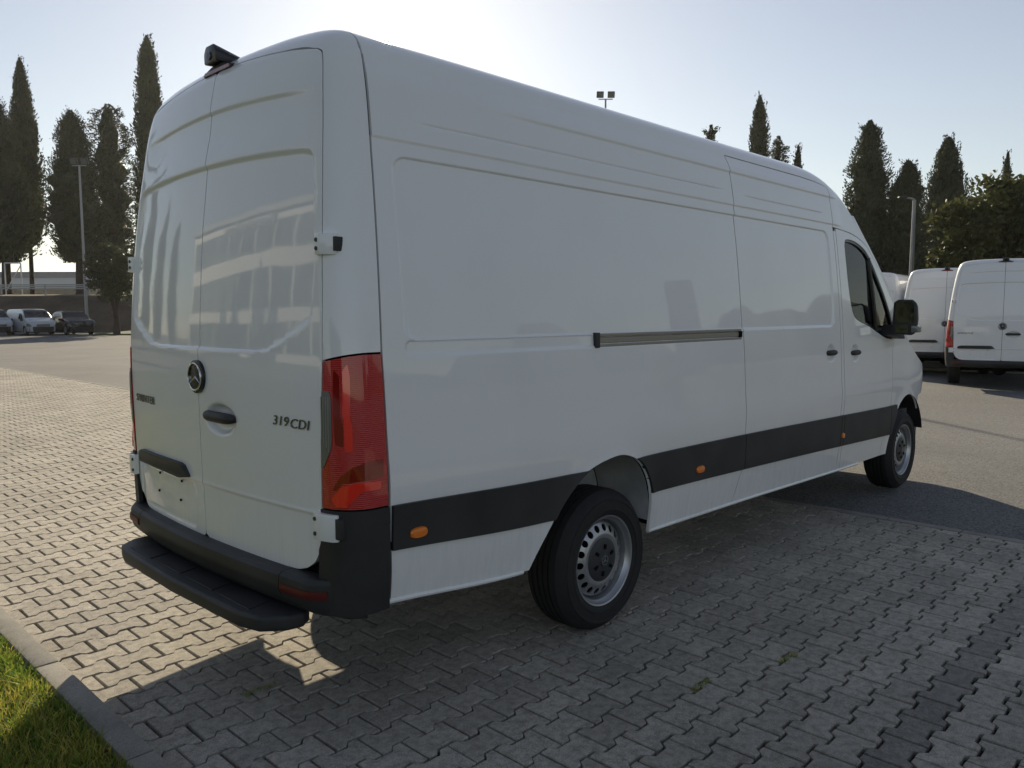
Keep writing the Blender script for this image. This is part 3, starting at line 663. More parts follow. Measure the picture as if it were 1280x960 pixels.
    # window: black frame, pane, divider
    wf = panel('window_frame', surface(lin(2.9, 4.0, .02), lin(1.3, 2.14, .02), side_fn(-1, -.006, False)), [lambda P: poly_sdf(XZ(P), WIN)+.004, lambda P: .020-poly_sdf(XZ(P), WIN)], BLACKG, fd, .03)
    panel('window_pane', surface(lin(2.9, 4.0, .04), lin(1.3, 2.14, .04), side_fn(-1, -.018, False)), [lambda P: poly_sdf(XZ(P), WIN)-.012], GLASS, fd, 0)
    dv = MB(); dv.tube([(3.485, -.905, 1.985), (3.50, -.952, 1.66), (3.53, -.972, 1.40)], .020, 8); dv.build('window_divider', BLACKG, fd, 40)
    # inner door skin, seen through the glass
    panel('door_trim', surface(lin(2.87, 4.1, .04), lin(.6, 2.14, .04), side_fn(-1, -.055, False)), [lambda P: -poly_sdf(XZ(P), WIN), dtop, lambda P: fend_x(P[:, 2])-P[:, 0]], TRIM, fd, 0)
    for xc, zc, par in ((2.625, 1.268, sd), (3.075, 1.252, fd)):
        y = float(side_fn(1)(np.array([xc]), np.array([zc+.1]))[0, 1])
        h = MB(); xs = np.linspace(-.088, .088, 13)
        h.tube([(xc+q, -y-.012+.030*(q/.088)**4*.5, zc) for q in xs], [.012+.008*(1-(q/.088)**4) for q in xs], 12)
        h.build('door_handle', BLACKP, par, 50)
    cap_ = sx('roof_side', -1, 2.76, 3.75, [below_sh, lambda P: P[:, 0]-seam_f(P[:, 2])-GAP, lambda P: (P[:, 2]-np.minimum(door_top(P[:, 0])+.007, shoulder(P[:, 0])-.013))], WHITE, van, step=.035,
              foc=((2.80, .03, .006),))
    fe = sx('front_wing', -1, 3.6, 5.30, [lambda P: P[:, 2]-np.maximum(sill(P[:, 0]), np.interp(P[:, 0], [4.5, 4.72, 5.3], [.3, .80, .84])), lambda P: shoulder(P[:, 0])-.003-P[:, 2], lambda P: P[:, 0]-fend_x(P[:, 2])-GAP, no_arch()[1]], WHITE, van, step=.03, foc=((4.3, .5, .02),))
    strip(fe, -1, 3.866, 4.0)
    # ---------------- left side (plain, no track)
    lside = dict(zs=ZSL, step=.07, slide=False)
    lp = sx('side_panel', 1, -1.36, 2.87, [above_sill, below_sh, lambda P: P[:, 0]-seam_p(P[:, 2])-GAP, lambda P: seam_f(P[:, 2])-GAP-P[:, 0], no_arch()[0]], WHITE, van, foc=((-.1, .5, .03),), **lside)
    strip(lp, 1, -1.322, -.15); strip(lp, 1, .15, 2.795); marker(lp, -1.205, .742, 1); marker(lp, .80, .690, 1)
    sx('door_pillar', 1, 2.77, 2.93, [above_sill, lambda P: 2.15-P[:, 2], lambda P: P[:, 0]-seam_f(P[:, 2])-GAP, lambda P: seam_b(P[:, 2])-GAP-P[:, 0]], WHITE, van, zs=ZSL, step=.02, slide=False)
    ld = sx('front_door', 1, 2.80, 4.3, [above_sill, dtop, lambda P: P[:, 0]-seam_b(P[:, 2])-GAP, lambda P: fend_x(P[:, 2])-GAP-P[:, 0], no_arch()[1], lambda P: -poly_sdf(XZ(P), WIN)], WHITE, van, zs=ZSL, step=.04, slide=False)
    strip(ld, 1, 2.855, 3.86)
    panel('window_frame', surface(lin(2.9, 4.0, .03), lin(1.3, 2.14, .03), side_fn(1, -.006, False)), [lambda P: poly_sdf(XZ(P), WIN)+.004, lambda P: .020-poly_sdf(XZ(P), WIN)], BLACKG, ld, .03)
    panel('window_pane', surface(lin(2.9, 4.0, .05), lin(1.3, 2.14, .05), side_fn(1, -.018, False)), [lambda P: poly_sdf(XZ(P), WIN)-.012], GLASS, ld, 0)
    MB().tube([(3.485, .905, 1.985), (3.50, .952, 1.66), (3.53, .972, 1.40)], .020, 8).build('window_divider', BLACKG, ld, 40)
    panel('door_trim', surface(lin(2.87, 4.1, .04), lin(.6, 2.14, .04), side_fn(1, -.055, False)), [lambda P: -poly_sdf(XZ(P), WIN), dtop, lambda P: fend_x(P[:, 2])-P[:, 0]], TRIM, ld, 0)
    sx('roof_side', 1, 2.76, 3.75, [below_sh, lambda P: P[:, 0]-seam_f(P[:, 2])-GAP, lambda P: P[:, 2]-np.minimum(door_top(P[:, 0])+.007, shoulder(P[:, 0])-.013)], WHITE, van, zs=ZSL, step=.05, slide=False)
    sx('front_wing', 1, 3.6, 5.30, [lambda P: P[:, 2]-np.maximum(sill(P[:, 0]), np.interp(P[:, 0], [4.5, 4.72, 5.3], [.3, .80, .84])), lambda P: shoulder(P[:, 0])-.003-P[:, 2], lambda P: P[:, 0]-fend_x(P[:, 2])-GAP, no_arch()[1]], WHITE, van, zs=ZSL, step=.05, slide=False)
    # ---------------- roof, windscreen, bonnet, nose
    ee = np.concatenate([np.linspace(-1, -.9, 9)[:-1], np.linspace(-.9, .9, 31), np.linspace(.9, 1, 9)[1:]])
    panel('roof', surface(lin(-1.30, 3.25, .08), ee, top_fn()), [lambda P: P[:, 0]-seam_p(P[:, 2])-GAP*.3], WHITE, van, .01)
    panel('windscreen', surface(lin(3.26, 4.31, .06), np.linspace(-.955, .955, 33), top_fn()), [], GLASS, van, 0)
    for s_ in (-1, 1):
        xs = np.linspace(3.24, 4.31, 24); q = top_fn()(xs, np.full(24, s_*.975)); MB().tube(q-[0.0, s_*.006, .006], .024, 10).build('windscreen_pillar', WHITE, van, 50)
    panel('bonnet', surface(lin(4.300, 5.36, .04), ee, top_fn()), [], WHITE, van, .02)
    panel('front_bumper', surface(np.linspace(-1, 1, 101), lin(.30, .80, .02), lambda e, z: np.stack([np.interp(np.abs(e), [0, .5, .8, .93, 1], [5.36, 5.34, 5.25, 5.08, 4.80])+.02*np.sin((z-.3)*6), e*.905, z], 1)), [no_arch(.01)[1]], BLACKP, van, .02)
    gr = MB()
    for k in range(4): gr.box((5.345, -.48, .66+k*.085), (5.372, .48, .72+k*.085))
    gr.build('grille', BLACKG, van, None)
    for s_ in (-1, 1):
        panel('headlamp', surface(lin(4.98, 5.27, .03), lin(.80, 1.06, .03), side_fn(s_, .004, False)), [lambda P: shoulder(P[:, 0])-.012-P[:, 2], lambda P: poly_sdf(XZ(P), [(4.98, .98), (5.2, .80), (5.3, .80), (5.27, 1.0), (5.1, 1.06)])], CLEARL, van, .01)
    # ---------------- mirrors
    for s_ in (-1, 1):
        mo_pts = [(1.045, 1.405), (1.06, 1.378), (1.19, 1.370), (1.218, 1.392), (1.226, 1.50), (1.216, 1.628), (1.185, 1.660), (1.085, 1.660), (1.055, 1.636)]
        turn = lambda x, a: (3.69+(x-3.69)+(a-1.05)*.30, s_*a)                 # housing swept forward at its outer end
        mo = MB().prism(mo_pts, lambda a, z: (*turn(3.665, a), z), lambda a, z: (*turn(3.79, 1.13+(a-1.13)*.72), 1.515+(z-1.515)*.82)).build('side_mirror', BLACKP, van, 40, bevel=.014)
        MB().prism([(1.072, 1.475), (1.198, 1.475), (1.205, 1.52), (1.198, 1.632), (1.178, 1.644), (1.09, 1.644), (1.074, 1.626)], lambda a, z: (*turn(3.656, a), z), lambda a, z: (*turn(3.668, a), z)).build('mirror_pane', MIRROR, mo, None)
        MB().prism([(1.075, 1.395), (1.165, 1.391), (1.165, 1.455), (1.075, 1.455)], lambda a, z: (*turn(3.657, a), z), lambda a, z: (*turn(3.668, a), z)).build('mirror_pane', MIRROR, mo, None)
        MB().prism([(1.185, 1.392), (1.236, 1.395), (1.236, 1.448), (1.185, 1.452)], lambda a, z: (*turn(3.652, a), z), lambda a, z: (*turn(3.74, a), z)).build('turn_signal', CLEARL, mo, 40, bevel=.010)
        MB().prism([(3.66, 1.372), (3.93, 1.335), (3.86, 1.43), (3.70, 1.455)], lambda x, z: (x, s_*.965, z), lambda x, z: (x, s_*1.075, z)).build('mirror_foot', BLACKP, mo, 40, bevel=.01)
    # ---------------- rear end
    corner = panel('rear_frame', edge_band(), [lambda P: -poly_sdf(YZ(P), DOORS)-.004, lambda P: P[:, 2]-lamp_top(P)-.004, lambda P: seam_p(P[:, 2])-GAP-P[:, 0]], WHITE, van, .016)
    for s_ in (-1, 1):
        base = edge_band(110, 40, .004, s_, (.80, 1.46))
        inl = [lambda P: P[:, 2]-.868, lambda P: lamp_top(P)-.004-P[:, 2], lambda P: seam_p(P[:, 2])-GAP-.002-P[:, 0], lambda P: -poly_sdf(YZ(P), DOORS)-.011]
        tl = panel('tail_lamp', base, inl, RED, van, .02)
        def inlay(name, poly, material, o):
            panel(name, edge_band(90, 60, .004+o, s_, (.85, 1.43)), inl+[lambda P: poly_sdf(hcoord(P), poly)], material, tl, o*.9)
        inlay('reversing_lamp', smooth_poly([(.88, 1.285), (.925, 1.287), (.943, 1.265), (.946, 1.15), (.944, 1.10), (.925, 1.06), (.88, 1.02), (.88, 1.285)], 4)[:-1], CLEARL, .003)
        inlay('brake_light_bar', [(1.005, 1.36), (1.03, 1.385), (1.042, 1.34), (1.042, 1.19), (1.052, 1.15), (1.052, 1.075), (1.012, 1.075), (1.010, 1.19), (1.003, 1.20)], REDB, .003)
        inlay('dark_lens_facet', [(.96, 1.365), (.99, 1.34), (.99, 1.215), (1.005, 1.165), (1.005, 1.09), (.965, 1.10), (.958, 1.16), (.955, 1.25)], REDD, .002)
        inlay('dark_lens_facet', [(.985, .985), (1.05, 1.02), (1.11, 1.035), (1.19, 1.04), (1.19, .975), (1.09, .968), (1.0, .965), (.96, .935), (.945, .94)], REDD, .0025)
        inlay('turn_light_facet', [(.935, .905), (.99, .95), (1.07, .965), (1.18, .962), (1.18, .935), (1.09, .93), (1.055, .905), (1.02, .878), (.96, .878)], REDB, .004)
        for k, zz in enumerate((1.25, 1.2, 1.14)):
            pass
        rb = MB()
        for k, hh in enumerate((.903, .914, .925, .935)):
            P = [(hh, z) for z in np.linspace(1.075+.035*(3-k)*.4, 1.268, 12)]
            pts = []
            for h_, z in P:
                a_ = h_-.038; pts.append((rear_x_at(-a_, z)-.0065, s_*a_, z))
            rb.tube(pts, .0018, 5)
        rb.build('lens_rib', ALU, tl, 50)
    # bumper: corner pieces, middle piece, reflectors
    def bump(yl, t):
        z = np.interp(t, [0, .12, .22, .34, .62, .8, 1], [.604, .602, .588, .545, .498, .468, .455])
        dx = np.interp(t, [0, .12, .22, .34, .62, .8, 1], [-.02, .040, .055, .060, .046, .02, -.04])
        a = np.abs(yl); O = np.stack([np.full_like(yl, -1.1), np.sign(yl)*np.minimum(a, halfw(np.maximum(z, .46))*.988-.010), np.maximum(z, .46)], 1)
        P = shoot(O, np.tile([-1.0, 0, 0], (len(yl), 1)), .7); k = 1-sm((a-.80)/.155)
        P[:, 0] -= dx*k-.014*(1-k); P[:, 1] = yl*(1-.006*(1-k)); P[:, 2] = z; return P
    tt = lin(0, 1, .04, (.15, .15, .02))
    mid = panel('rear_bumper', surface(lin(-.652, .652, .05), tt, bump), [], BLACKP, van, .012)
    for s_ in (-1, 1):
        bc = panel('bumper_corner', surface(np.sort(s_*np.concatenate([lin(.656, .90, .03), np.linspace(.91, .968, 10)])), tt, bump), [], BLACKP, van, .004)
        panel('bumper_side', edge_band(70, 34, .009, s_, (.42, .90)), [lambda P: P[:, 2]-.470-(P[:, 0]+1.55)*.02, lambda P: .862-P[:, 2], lambda P: seam_p(P[:, 2])-GAP-.002-P[:, 0], lambda P: -poly_sdf(YZ(P), DOORS)-.006], BLACKP, bc, .02)
        panel('bumper_upper_side', edge_band(30, 34, .0115, s_, (.78, .90)), [lambda P: P[:, 2]-.800, lambda P: .860-P[:, 2], lambda P: seam_p(P[:, 2])-GAP-.002-P[:, 0], lambda P: P[:, 0]+1.478], BLACKP, bc, .008)
        rf = surface(np.sort(s_*lin(.665, .885, .02)), lin(.29, .42, .03), bump)
        rf[0][:, 0] -= .005
        panel('reflector', rf, [], REFL, bc, .008)
        # hinges
        for z0, z1, par, hk, hx in ((1.764, 1.838, corner, 1.0, 0.0), (.752, .850, bc, 1.75, -.012)):
            yd = float(door_edge((z0+z1)/2)); xa = rear_x_at(-yd+.02, z0)+hx; xb_ = rear_x_at(-yd-.04*hk, z0)+hx
            hg = MB(); hy = lambda a: s_*a
            hg.prism([(yd-.020, xa-.010), (yd+.014*hk, xa-.015), (yd+.044*hk, xb_-.014), (yd+.054*hk, xb_+.002), (yd+.046*hk, xb_+.03), (yd-.020, xa+.012)], lambda a, x: (x, hy(a), z0), lambda a, x: (x, hy(a), z1))
            hb = hg.build('hinge', WHITE, par, 40, bevel=.005)
            for zb in (z0+.022, z1-.022): MB().prism([(.0075*math.cos(q), .0075*math.sin(q)) for q in np.linspace(0, 2*math.pi, 12, endpoint=False)], lambda a, z: (xa-.0165, hy(yd-.003+a), zb+z), lambda a, z: (xa-.006, hy(yd-.003+a), zb+z)).build('hinge_bolt', CAPM, hb, None)
            MB().box((xb_-.022, min(hy(yd+.022*hk), hy(yd+.026*hk)), z0+.014), (xb_-.008, max(hy(yd+.022*hk), hy(yd+.026*hk)), z1-.014)).build('hinge_slot', DARK, hb, None)
            MB().box((xb_-.004, min(hy(yd+.048*hk), hy(yd+.062*hk)), z0+.012), (xb_+.03, max(hy(yd+.048*hk), hy(yd+.062*hk)), z1-.012)).build('hinge_stop', BLACKP, hb, 35, bevel=.003)
    ys = lin(-.88, -.002, .035, (-.80, .05, .007), (-.18, .15, .010), (-.60, .2, .02)); zr = lin(.58, 2.6, .04, (2.155, .04, .005), (2.39, .035, .005), (.838, .02, .005), (1.42, .025, .006), (1.125, .085, .009), (.62, .05, .012), (2.54, .05, .01), (1.52, .06, .012))
    rd = panel('rear_door', rear_grid(ys, zr, False), [inset_poly_field(DOOR_R)], WHITE, van, .02)
    yl = lin(.002, .88, .035, (.80, .05, .007), (.085, .02, .006), (.60, .2, .02))
    zl = lin(.58, 2.6, .04, (2.155, .04, .005), (2.39, .035, .005), (.838, .03, .005), (1.42, .025, .006), (.62, .05, .008), (2.54, .05, .01), (1.52, .06, .012))
    ldr = panel('rear_door', rear_grid(yl, zl, True), [inset_poly_field(DOOR_L)], WHITE, van, .02)
    # handle on the right-hand rear door
    h = MB(); q = np.linspace(-.125, .125, 15); xc = rear_x_at(-.182, 1.143)
    h.tube([(xc-.012+.018*(a/.125)**4, -.182+a, 1.138) for a in q], [.013+.010*(1-(a/.125)**6) for a in q], 12); h.build('door_handle', BLACKP, rd, 50)
    # star badge, sits over the gap on the right-hand door
    xc = rear_x_at(0, 1.294)
    m = MB(); n = 40; V = []
    for k in range(n):
        a = 2*math.pi*k/n
        for r_, hh in ((.071, .004), (.070, -.012), (.062, -.014)): V.append((xc+hh, r_*math.cos(a), 1.294+r_*math.sin(a)))
    m.add(V, [(k*3+i, k*3+i+1, ((k+1) % n)*3+i+1, ((k+1) % n)*3+i) for k in range(n) for i in range(2)]+[tuple(k*3+2 for k in range(n))])
    m.build('badge_disc', BLACKG, rd, 40)
    st = star_mesh(.056, .006).build('star_badge', CHROME, rd, 30)
    for v in st.data.vertices: v.co.x += xc-.013; v.co.z += 1.294
    for s, yc, zc, wd, par in (('319', -.622, 1.162, .098, rd), ('CDI', -.736, 1.158, .110, rd), ('SPRINTER', .645, 1.150, .275, ldr)):
        V, F = text_mesh(s, .05, .0015, 1.05, .18); sc_ = wd/np.ptp(V[:, 0]); V[:, 0] *= sc_; V[:, 1] *= .036/np.ptp(V[:, 1])
        V[:, 1] -= V[:, 1].min(); yy = yc-V[:, 0]; zz = zc-.018+V[:, 1]
        O = np.stack([np.full_like(yy, -1.1), yy, zz], 1); P = shoot(O, np.tile([-1.0, 0, 0], (len(yy), 1)), .7)
        P[:, 0] += -.0035+V[:, 2]*-1; mesh('model_lettering', P, F, DCHROME, par, None)
    # number plate handle moulding and fixing holes on the left-hand rear door
    pm = MB(); pol = [(.115, .846), (.165, .893), (.20, .900), (.70, .897), (.765, .880), (.775, .842), (.74, .832), (.20, .834)]
    pm.prism(pol, lambda y, z: (rear_x_at(y, z)-.034+.5*(z-.86)**2+.02*(abs(y-.44)/.33)**4, y, z), lambda y, z: (rear_x_at(y, z)+.008, y, z))
    pm.build('grip_moulding', BLACKP, ldr, 30, bevel=.008)
    for y, z in ((.509, .806), (.237, .808), (.533, .716), (.26, .717)): MB().prism([(.0045*math.cos(a), .006*math.sin(a)) for a in np.linspace(0, 6.283, 10, endpoint=False)], lambda a, b2: (rear_x_at(y, z)+.0035, y+a, z+b2), lambda a, b2: (rear_x_at(y, z)+.012, y+a, z+b2)).build('plate_screw_hole', DARK, ldr, None)
    # high stop lamp and reversing camera on the roof edge
    cm = MB(); xt = -1.385
    cm.prism([(-.13, 2.58), (-.05, 2.600), (.05, 2.600), (.13, 2.58), (.12, 2.566), (-.12, 2.566)], lambda y, z: (xt-.055, y, z), lambda y, z: (xt+.10, y, z+.022))
    co = cm.build('high_stop_lamp', BLACKP, van, 40, bevel=.006)
    MB().prism([(-.115, 2.570), (.115, 2.570), (.105, 2.584), (-.105, 2.584)], lambda y, z: (xt-.058, y, z), lambda y, z: (xt-.05, y, z)).build('stop_lamp_lens', REDD, co, None)
    ch = MB(); ch.prism([(-.060, 2.600), (-.064, 2.655), (-.040, 2.690), (.040, 2.690), (.064, 2.655), (.060, 2.600)], lambda y, z: (xt-.085, y*.9, 2.60+(z-2.60)*.82), lambda y, z: (xt+.085, y*.75, 2.605+(z-2.60)*.30))
    cb = ch.build('camera_housing', BLACKG, co, 40, bevel=.012)
    MB().lathe([(0, -.004), (.016, -.004), (.018, .004)], 20, axis='y').build('camera_lens', DGLASS, cb, 40)
    ln = [o for o in cb.children][0]; ln.rotation_euler = (0, 0, -math.pi/2); ln.location = (xt-.087, 0, 2.628)
    # ---------------- rear step
    sp_ = [(.70, -1.49), (.735, -1.535), (.725, -1.60), (.66, -1.68), (.55, -1.708), (0, -1.725), (-.55, -1.708), (-.66, -1.68), (-.725, -1.60), (-.735, -1.535), (-.70, -1.49)]
    stp = MB(); stp.prism(sp_, lambda y, x: (x, y, .395), lambda y, x: (x, y, .455)); so_ = stp.build('rear_step', BLACKP, van, 40, bevel=.016, seg=3)
    for y0, y1 in ((-.57, -.33), (-.27, -.03), (.03, .27), (.33, .57)): MB().prism([(y0, -1.67), (y1, -1.67), (y1-.03, -1.56), (y0+.03, -1.56)], lambda y, x: (x, y, .4545), lambda y, x: (x, y, .4585)).build('tread_pad', BLACKP, so_, None, bevel=.0015, seg=1)
    for y in (-.45, .45): MB().box((-1.52, y-.03, .41), (-1.2, y+.03, .46)).build('step_bracket', DARK, so_, None)
    # ---------------- running gear and dark inside
    for x in (0, 4.325):
        for s_ in (-1, 1): make_wheel(van, x, s_)
    for A, nm, lm in ((ARCH_R, 'wheel_arch_liner', LINER), (ARCH_F, 'wheel_arch_liner', BLACKP)):
        for s_ in (-1, 1):
            pts = [p for p in A if p[1] > .47]; l = MB(); c0 = np.array([np.mean([p[0] for p in pts]), .5]); V = []
            for p in pts:
                g = p+(np.array(p)-c0)*.006
                V += [(g[0], s_*.985, g[1]), (g[0], s_*.80, g[1]+.01), (g[0], s_*.66, g[1])]
            l.add(V, [(i*3+j, (i+1)*3+j, (i+1)*3+j+1, i*3+j+1) for i in range(len(pts)-1) for j in range(2)]); l.build(nm, lm, van, 50)
            wl = [p for p in A if p[1] > .60]; wl = [(x, z) for x, z in wl]
            MB().prism(wl, lambda x, z: (x, s_*.655, z), lambda x, z: (x, s_*.640, z)).build('wheel_arch_wall', lm, van, None)
    ub = MB(); ub.box((-1.45, -.64, .66), (4.9, .64, .74)); ub.box((-1.42, -.96, .53), (-.64, -.64, .60)); ub.box((-1.42, .64, .53), (-.64, .96, .60)); ub.box((.38, -.95, .45), (3.8, -.60, .60)); ub.box((.38, .60, .45), (3.8, .95, .60))
    ub.box((-1.45, -.52, .50), (3.9, -.44, .66)); ub.box((-1.45, .44, .50), (3.9, .52, .66)); ub.box((4.7, -.8, .35), (5.2, .8, .6))
    ub.box((4.33, -.72, .60), (5.12, .72, 1.02)); ub.build('underbody', DARK, van, None)  # engine-bay block added to stop sunlight leaking through the bonnet gaps
    for x in (0, 4.325):
        ax = MB().tube([(x, -.78, .345), (x, .78, .345)], .05, 12)
        if x == 0: ax.tube([(-.11, 0, .345), (.11, 0, .345)], .14, 14)
        ax.build('axle', DARK, van, 40)
    MB().tube([(-1.3, .25, .47), (1.0, .25, .45)], .045, 10).build('exhaust_pipe', DARK, van, 40)
    for s_ in (-1, 1):
        panel('gap_shade_skin', surface(lin(-1.32, 2.83, .1), lin(.55, 2.30, .08), side_fn(s_, -.032, False)), no_arch(.05), DARK, van, 0)  # near-black sheets behind the panels put shade into the seams by colour
    panel('gap_shade_skin', surface(lin(-1.26, 3.2, .12), np.linspace(-.93, .93, 21), top_fn(-.03)), [], DARK, van, 0)
    rg = rear_grid(lin(-.95, .95, .06), lin(.5, 2.6, .06), None, -.04, False); panel('gap_shade_skin', rg, [lambda P: sect_sdf(P[:, 1], P[:, 2])-.06], DARK, van, 0)
    for s_ in (-1, 1): panel('gap_shade_skin', edge_band(60, 14, -.035, s_, (.5, 2.3)), [], DARK, van, 0)
    # cab: bulkhead, floor, dashboard, seats, steering wheel
    MB().prism([(-.93, .6), (.93, .6), (.93, 1.3), (.86, 2.1), (.78, 2.46), (-.78, 2.46), (-.86, 2.1), (-.93, 1.3)], lambda y, z: (2.80, y, z), lambda y, z: (2.82, y, z)).build('bulkhead', TRIM, van, None)
    MB().box((2.82, -.93, .60), (4.5, .93, .70)).build('cab_floor', TRIM, van, None)
    db = MB(); db.prism([(3.85, .8), (3.80, 1.18), (3.88, 1.30), (4.1, 1.30), (4.25, 1.32), (4.25, .8)], lambda x, z: (x, -.92, z), lambda x, z: (x, .92, z)); db.build('dashboard', TRIM, van, 40, bevel=.03)
    for y in (-.48, .48):
        s2 = MB(); s2.box((3.0, y-.25, .95), (3.5, y+.25, 1.10)); s2.add(*box_tilt(2.95, y-.24, 1.08, .14, .48, .62, -.16)); s2.add(*box_tilt(2.87, y-.13, 1.70, .09, .26, .20, -.16)); s2.build('cab_seat', SEAT, van, 40, bevel=.04)
    sw = MB(); n = 28; c = np.array([3.74, .48, 1.30]); ux = np.array([0, 1.0, 0]); uz = np.array([.55, 0, .83])
    ring = [c+.19*(ux*math.cos(2*math.pi*k/n)+uz*math.sin(2*math.pi*k/n)) for k in range(n+1)]; sw.tube(ring, .014, 8, False); sw.tube([c-.19*ux, c+.19*ux], .014, 8); sw.tube([c, c+np.array([.14, 0, -.1])], .03, 8)
    sw.build('steering_wheel', TRIM, van, 40)
    return van
def box_tilt(x, y, z, dx, dy, dz, lean):
    V = [(x+a*dx+lean*c*dz, y+b_*dy, z+c*dz) for c in (0, 1) for a, b_ in ((0, 0), (1, 0), (1, 1), (0, 1))]
    return V, [(0, 3, 2, 1), (4, 5, 6, 7), (0, 1, 5, 4), (1, 2, 6, 5), (2, 3, 7, 6), (3, 0, 4, 7)]
VAN = make_van()
tag(VAN, 'white high-roof cargo van with black rear step, standing across the block paving', 'van')
# ================================================================ other vans of the same kind
def spawn(u, depth, heading, label, group=None, skip=('rear_step',)):
    p = at_depth(u, depth); c = copy_tree(VAN, None, skip); hd = math.radians(heading)
    c.location = (p[0]+1.57*math.cos(hd), p[1]+1.57*math.sin(hd), -.03); c.rotation_euler = (0, 0, hd); tag(c, label, 'van', group or 'white vans parked across the yard'); return c
spawn(1252, 15.8, 13, 'white cargo van with red left tail lamp in view, no rear step')
spawn(1179.5, 19.2, 13, 'white cargo van parked between two other white vans, seen from behind')
spawn(1075, 21.5, 5.5, 'white cargo van largely hidden behind the cab of the van with the step')
# ================================================================ trees
def leaf_mat(name, c0, c1, tr=.25):
    m = bpy.data.materials.new(name); m.use_nodes = True; t = m.node_tree; b = t.nodes['Principled BSDF']; out = t.nodes['Material Output']
    g = N(t, 'ShaderNodeNewGeometry'); n = N(t, 'ShaderNodeTexNoise', Scale=.55, Detail=3.0); t.links.new(g.outputs['Position'], n.inputs['Vector'])
    ad = N(t, 'ShaderNodeMath', operation='MULTIPLY_ADD'); ad.inputs[1].default_value = .5; t.links.new(g.outputs['Random Per Island'], ad.inputs[0]); t.links.new(n.outputs['Fac'], ad.inputs[2])
    r = N(t, 'ShaderNodeValToRGB'); e = r.color_ramp.elements; e[0].position = .4; e[0].color = (*c0, 1); e[1].position = 1.05 if False else 1.0; e[1].color = (*c1, 1)
    t.links.new(ad.outputs[0], r.inputs['Fac']); t.links.new(r.outputs['Color'], b.inputs['Base Color']); b.inputs['Roughness'].default_value = .6; b.inputs['Specular IOR Level'].default_value = .25
    tn = N(t, 'ShaderNodeBsdfTranslucent'); t.links.new(r.outputs['Color'], tn.inputs['Color']); ms = N(t, 'ShaderNodeMixShader'); ms.inputs[0].default_value = tr
    t.links.new(b.outputs[0], ms.inputs[1]); t.links.new(tn.outputs[0], ms.inputs[2]); t.links.new(ms.outputs[0], out.inputs['Surface']); return m
CYP = leaf_mat('cypress_foliage', (.035, .048, .026), (.085, .10, .05), .2)
OLIVE = leaf_mat('olive_green_foliage', (.036, .048, .018), (.115, .12, .042), .3)
EVER = leaf_mat('dark_round_foliage', (.035, .05, .024), (.085, .10, .045), .22)
BARK = mat('bark', (.07, .055, .042), .95, noise=(3, .5))
def quads_at(P, D, ln, wd, rng):
    """leaf sprays: thin quads at P pointing along D"""
    n = len(P); D = D/np.linalg.norm(D, axis=1)[:, None]; a = rng.normal(size=(n, 3)); e = np.cross(D, a); e /= np.linalg.norm(e, axis=1)[:, None]
    ln = ln[:, None]; wd = wd[:, None]
    V = np.stack([P-e*wd*.25-D*ln*.35, P+e*wd*.55, P+D*ln*.65, P-e*wd*.55], 1).reshape(-1, 3)
    return V, np.arange(4*n).reshape(-1, 4)
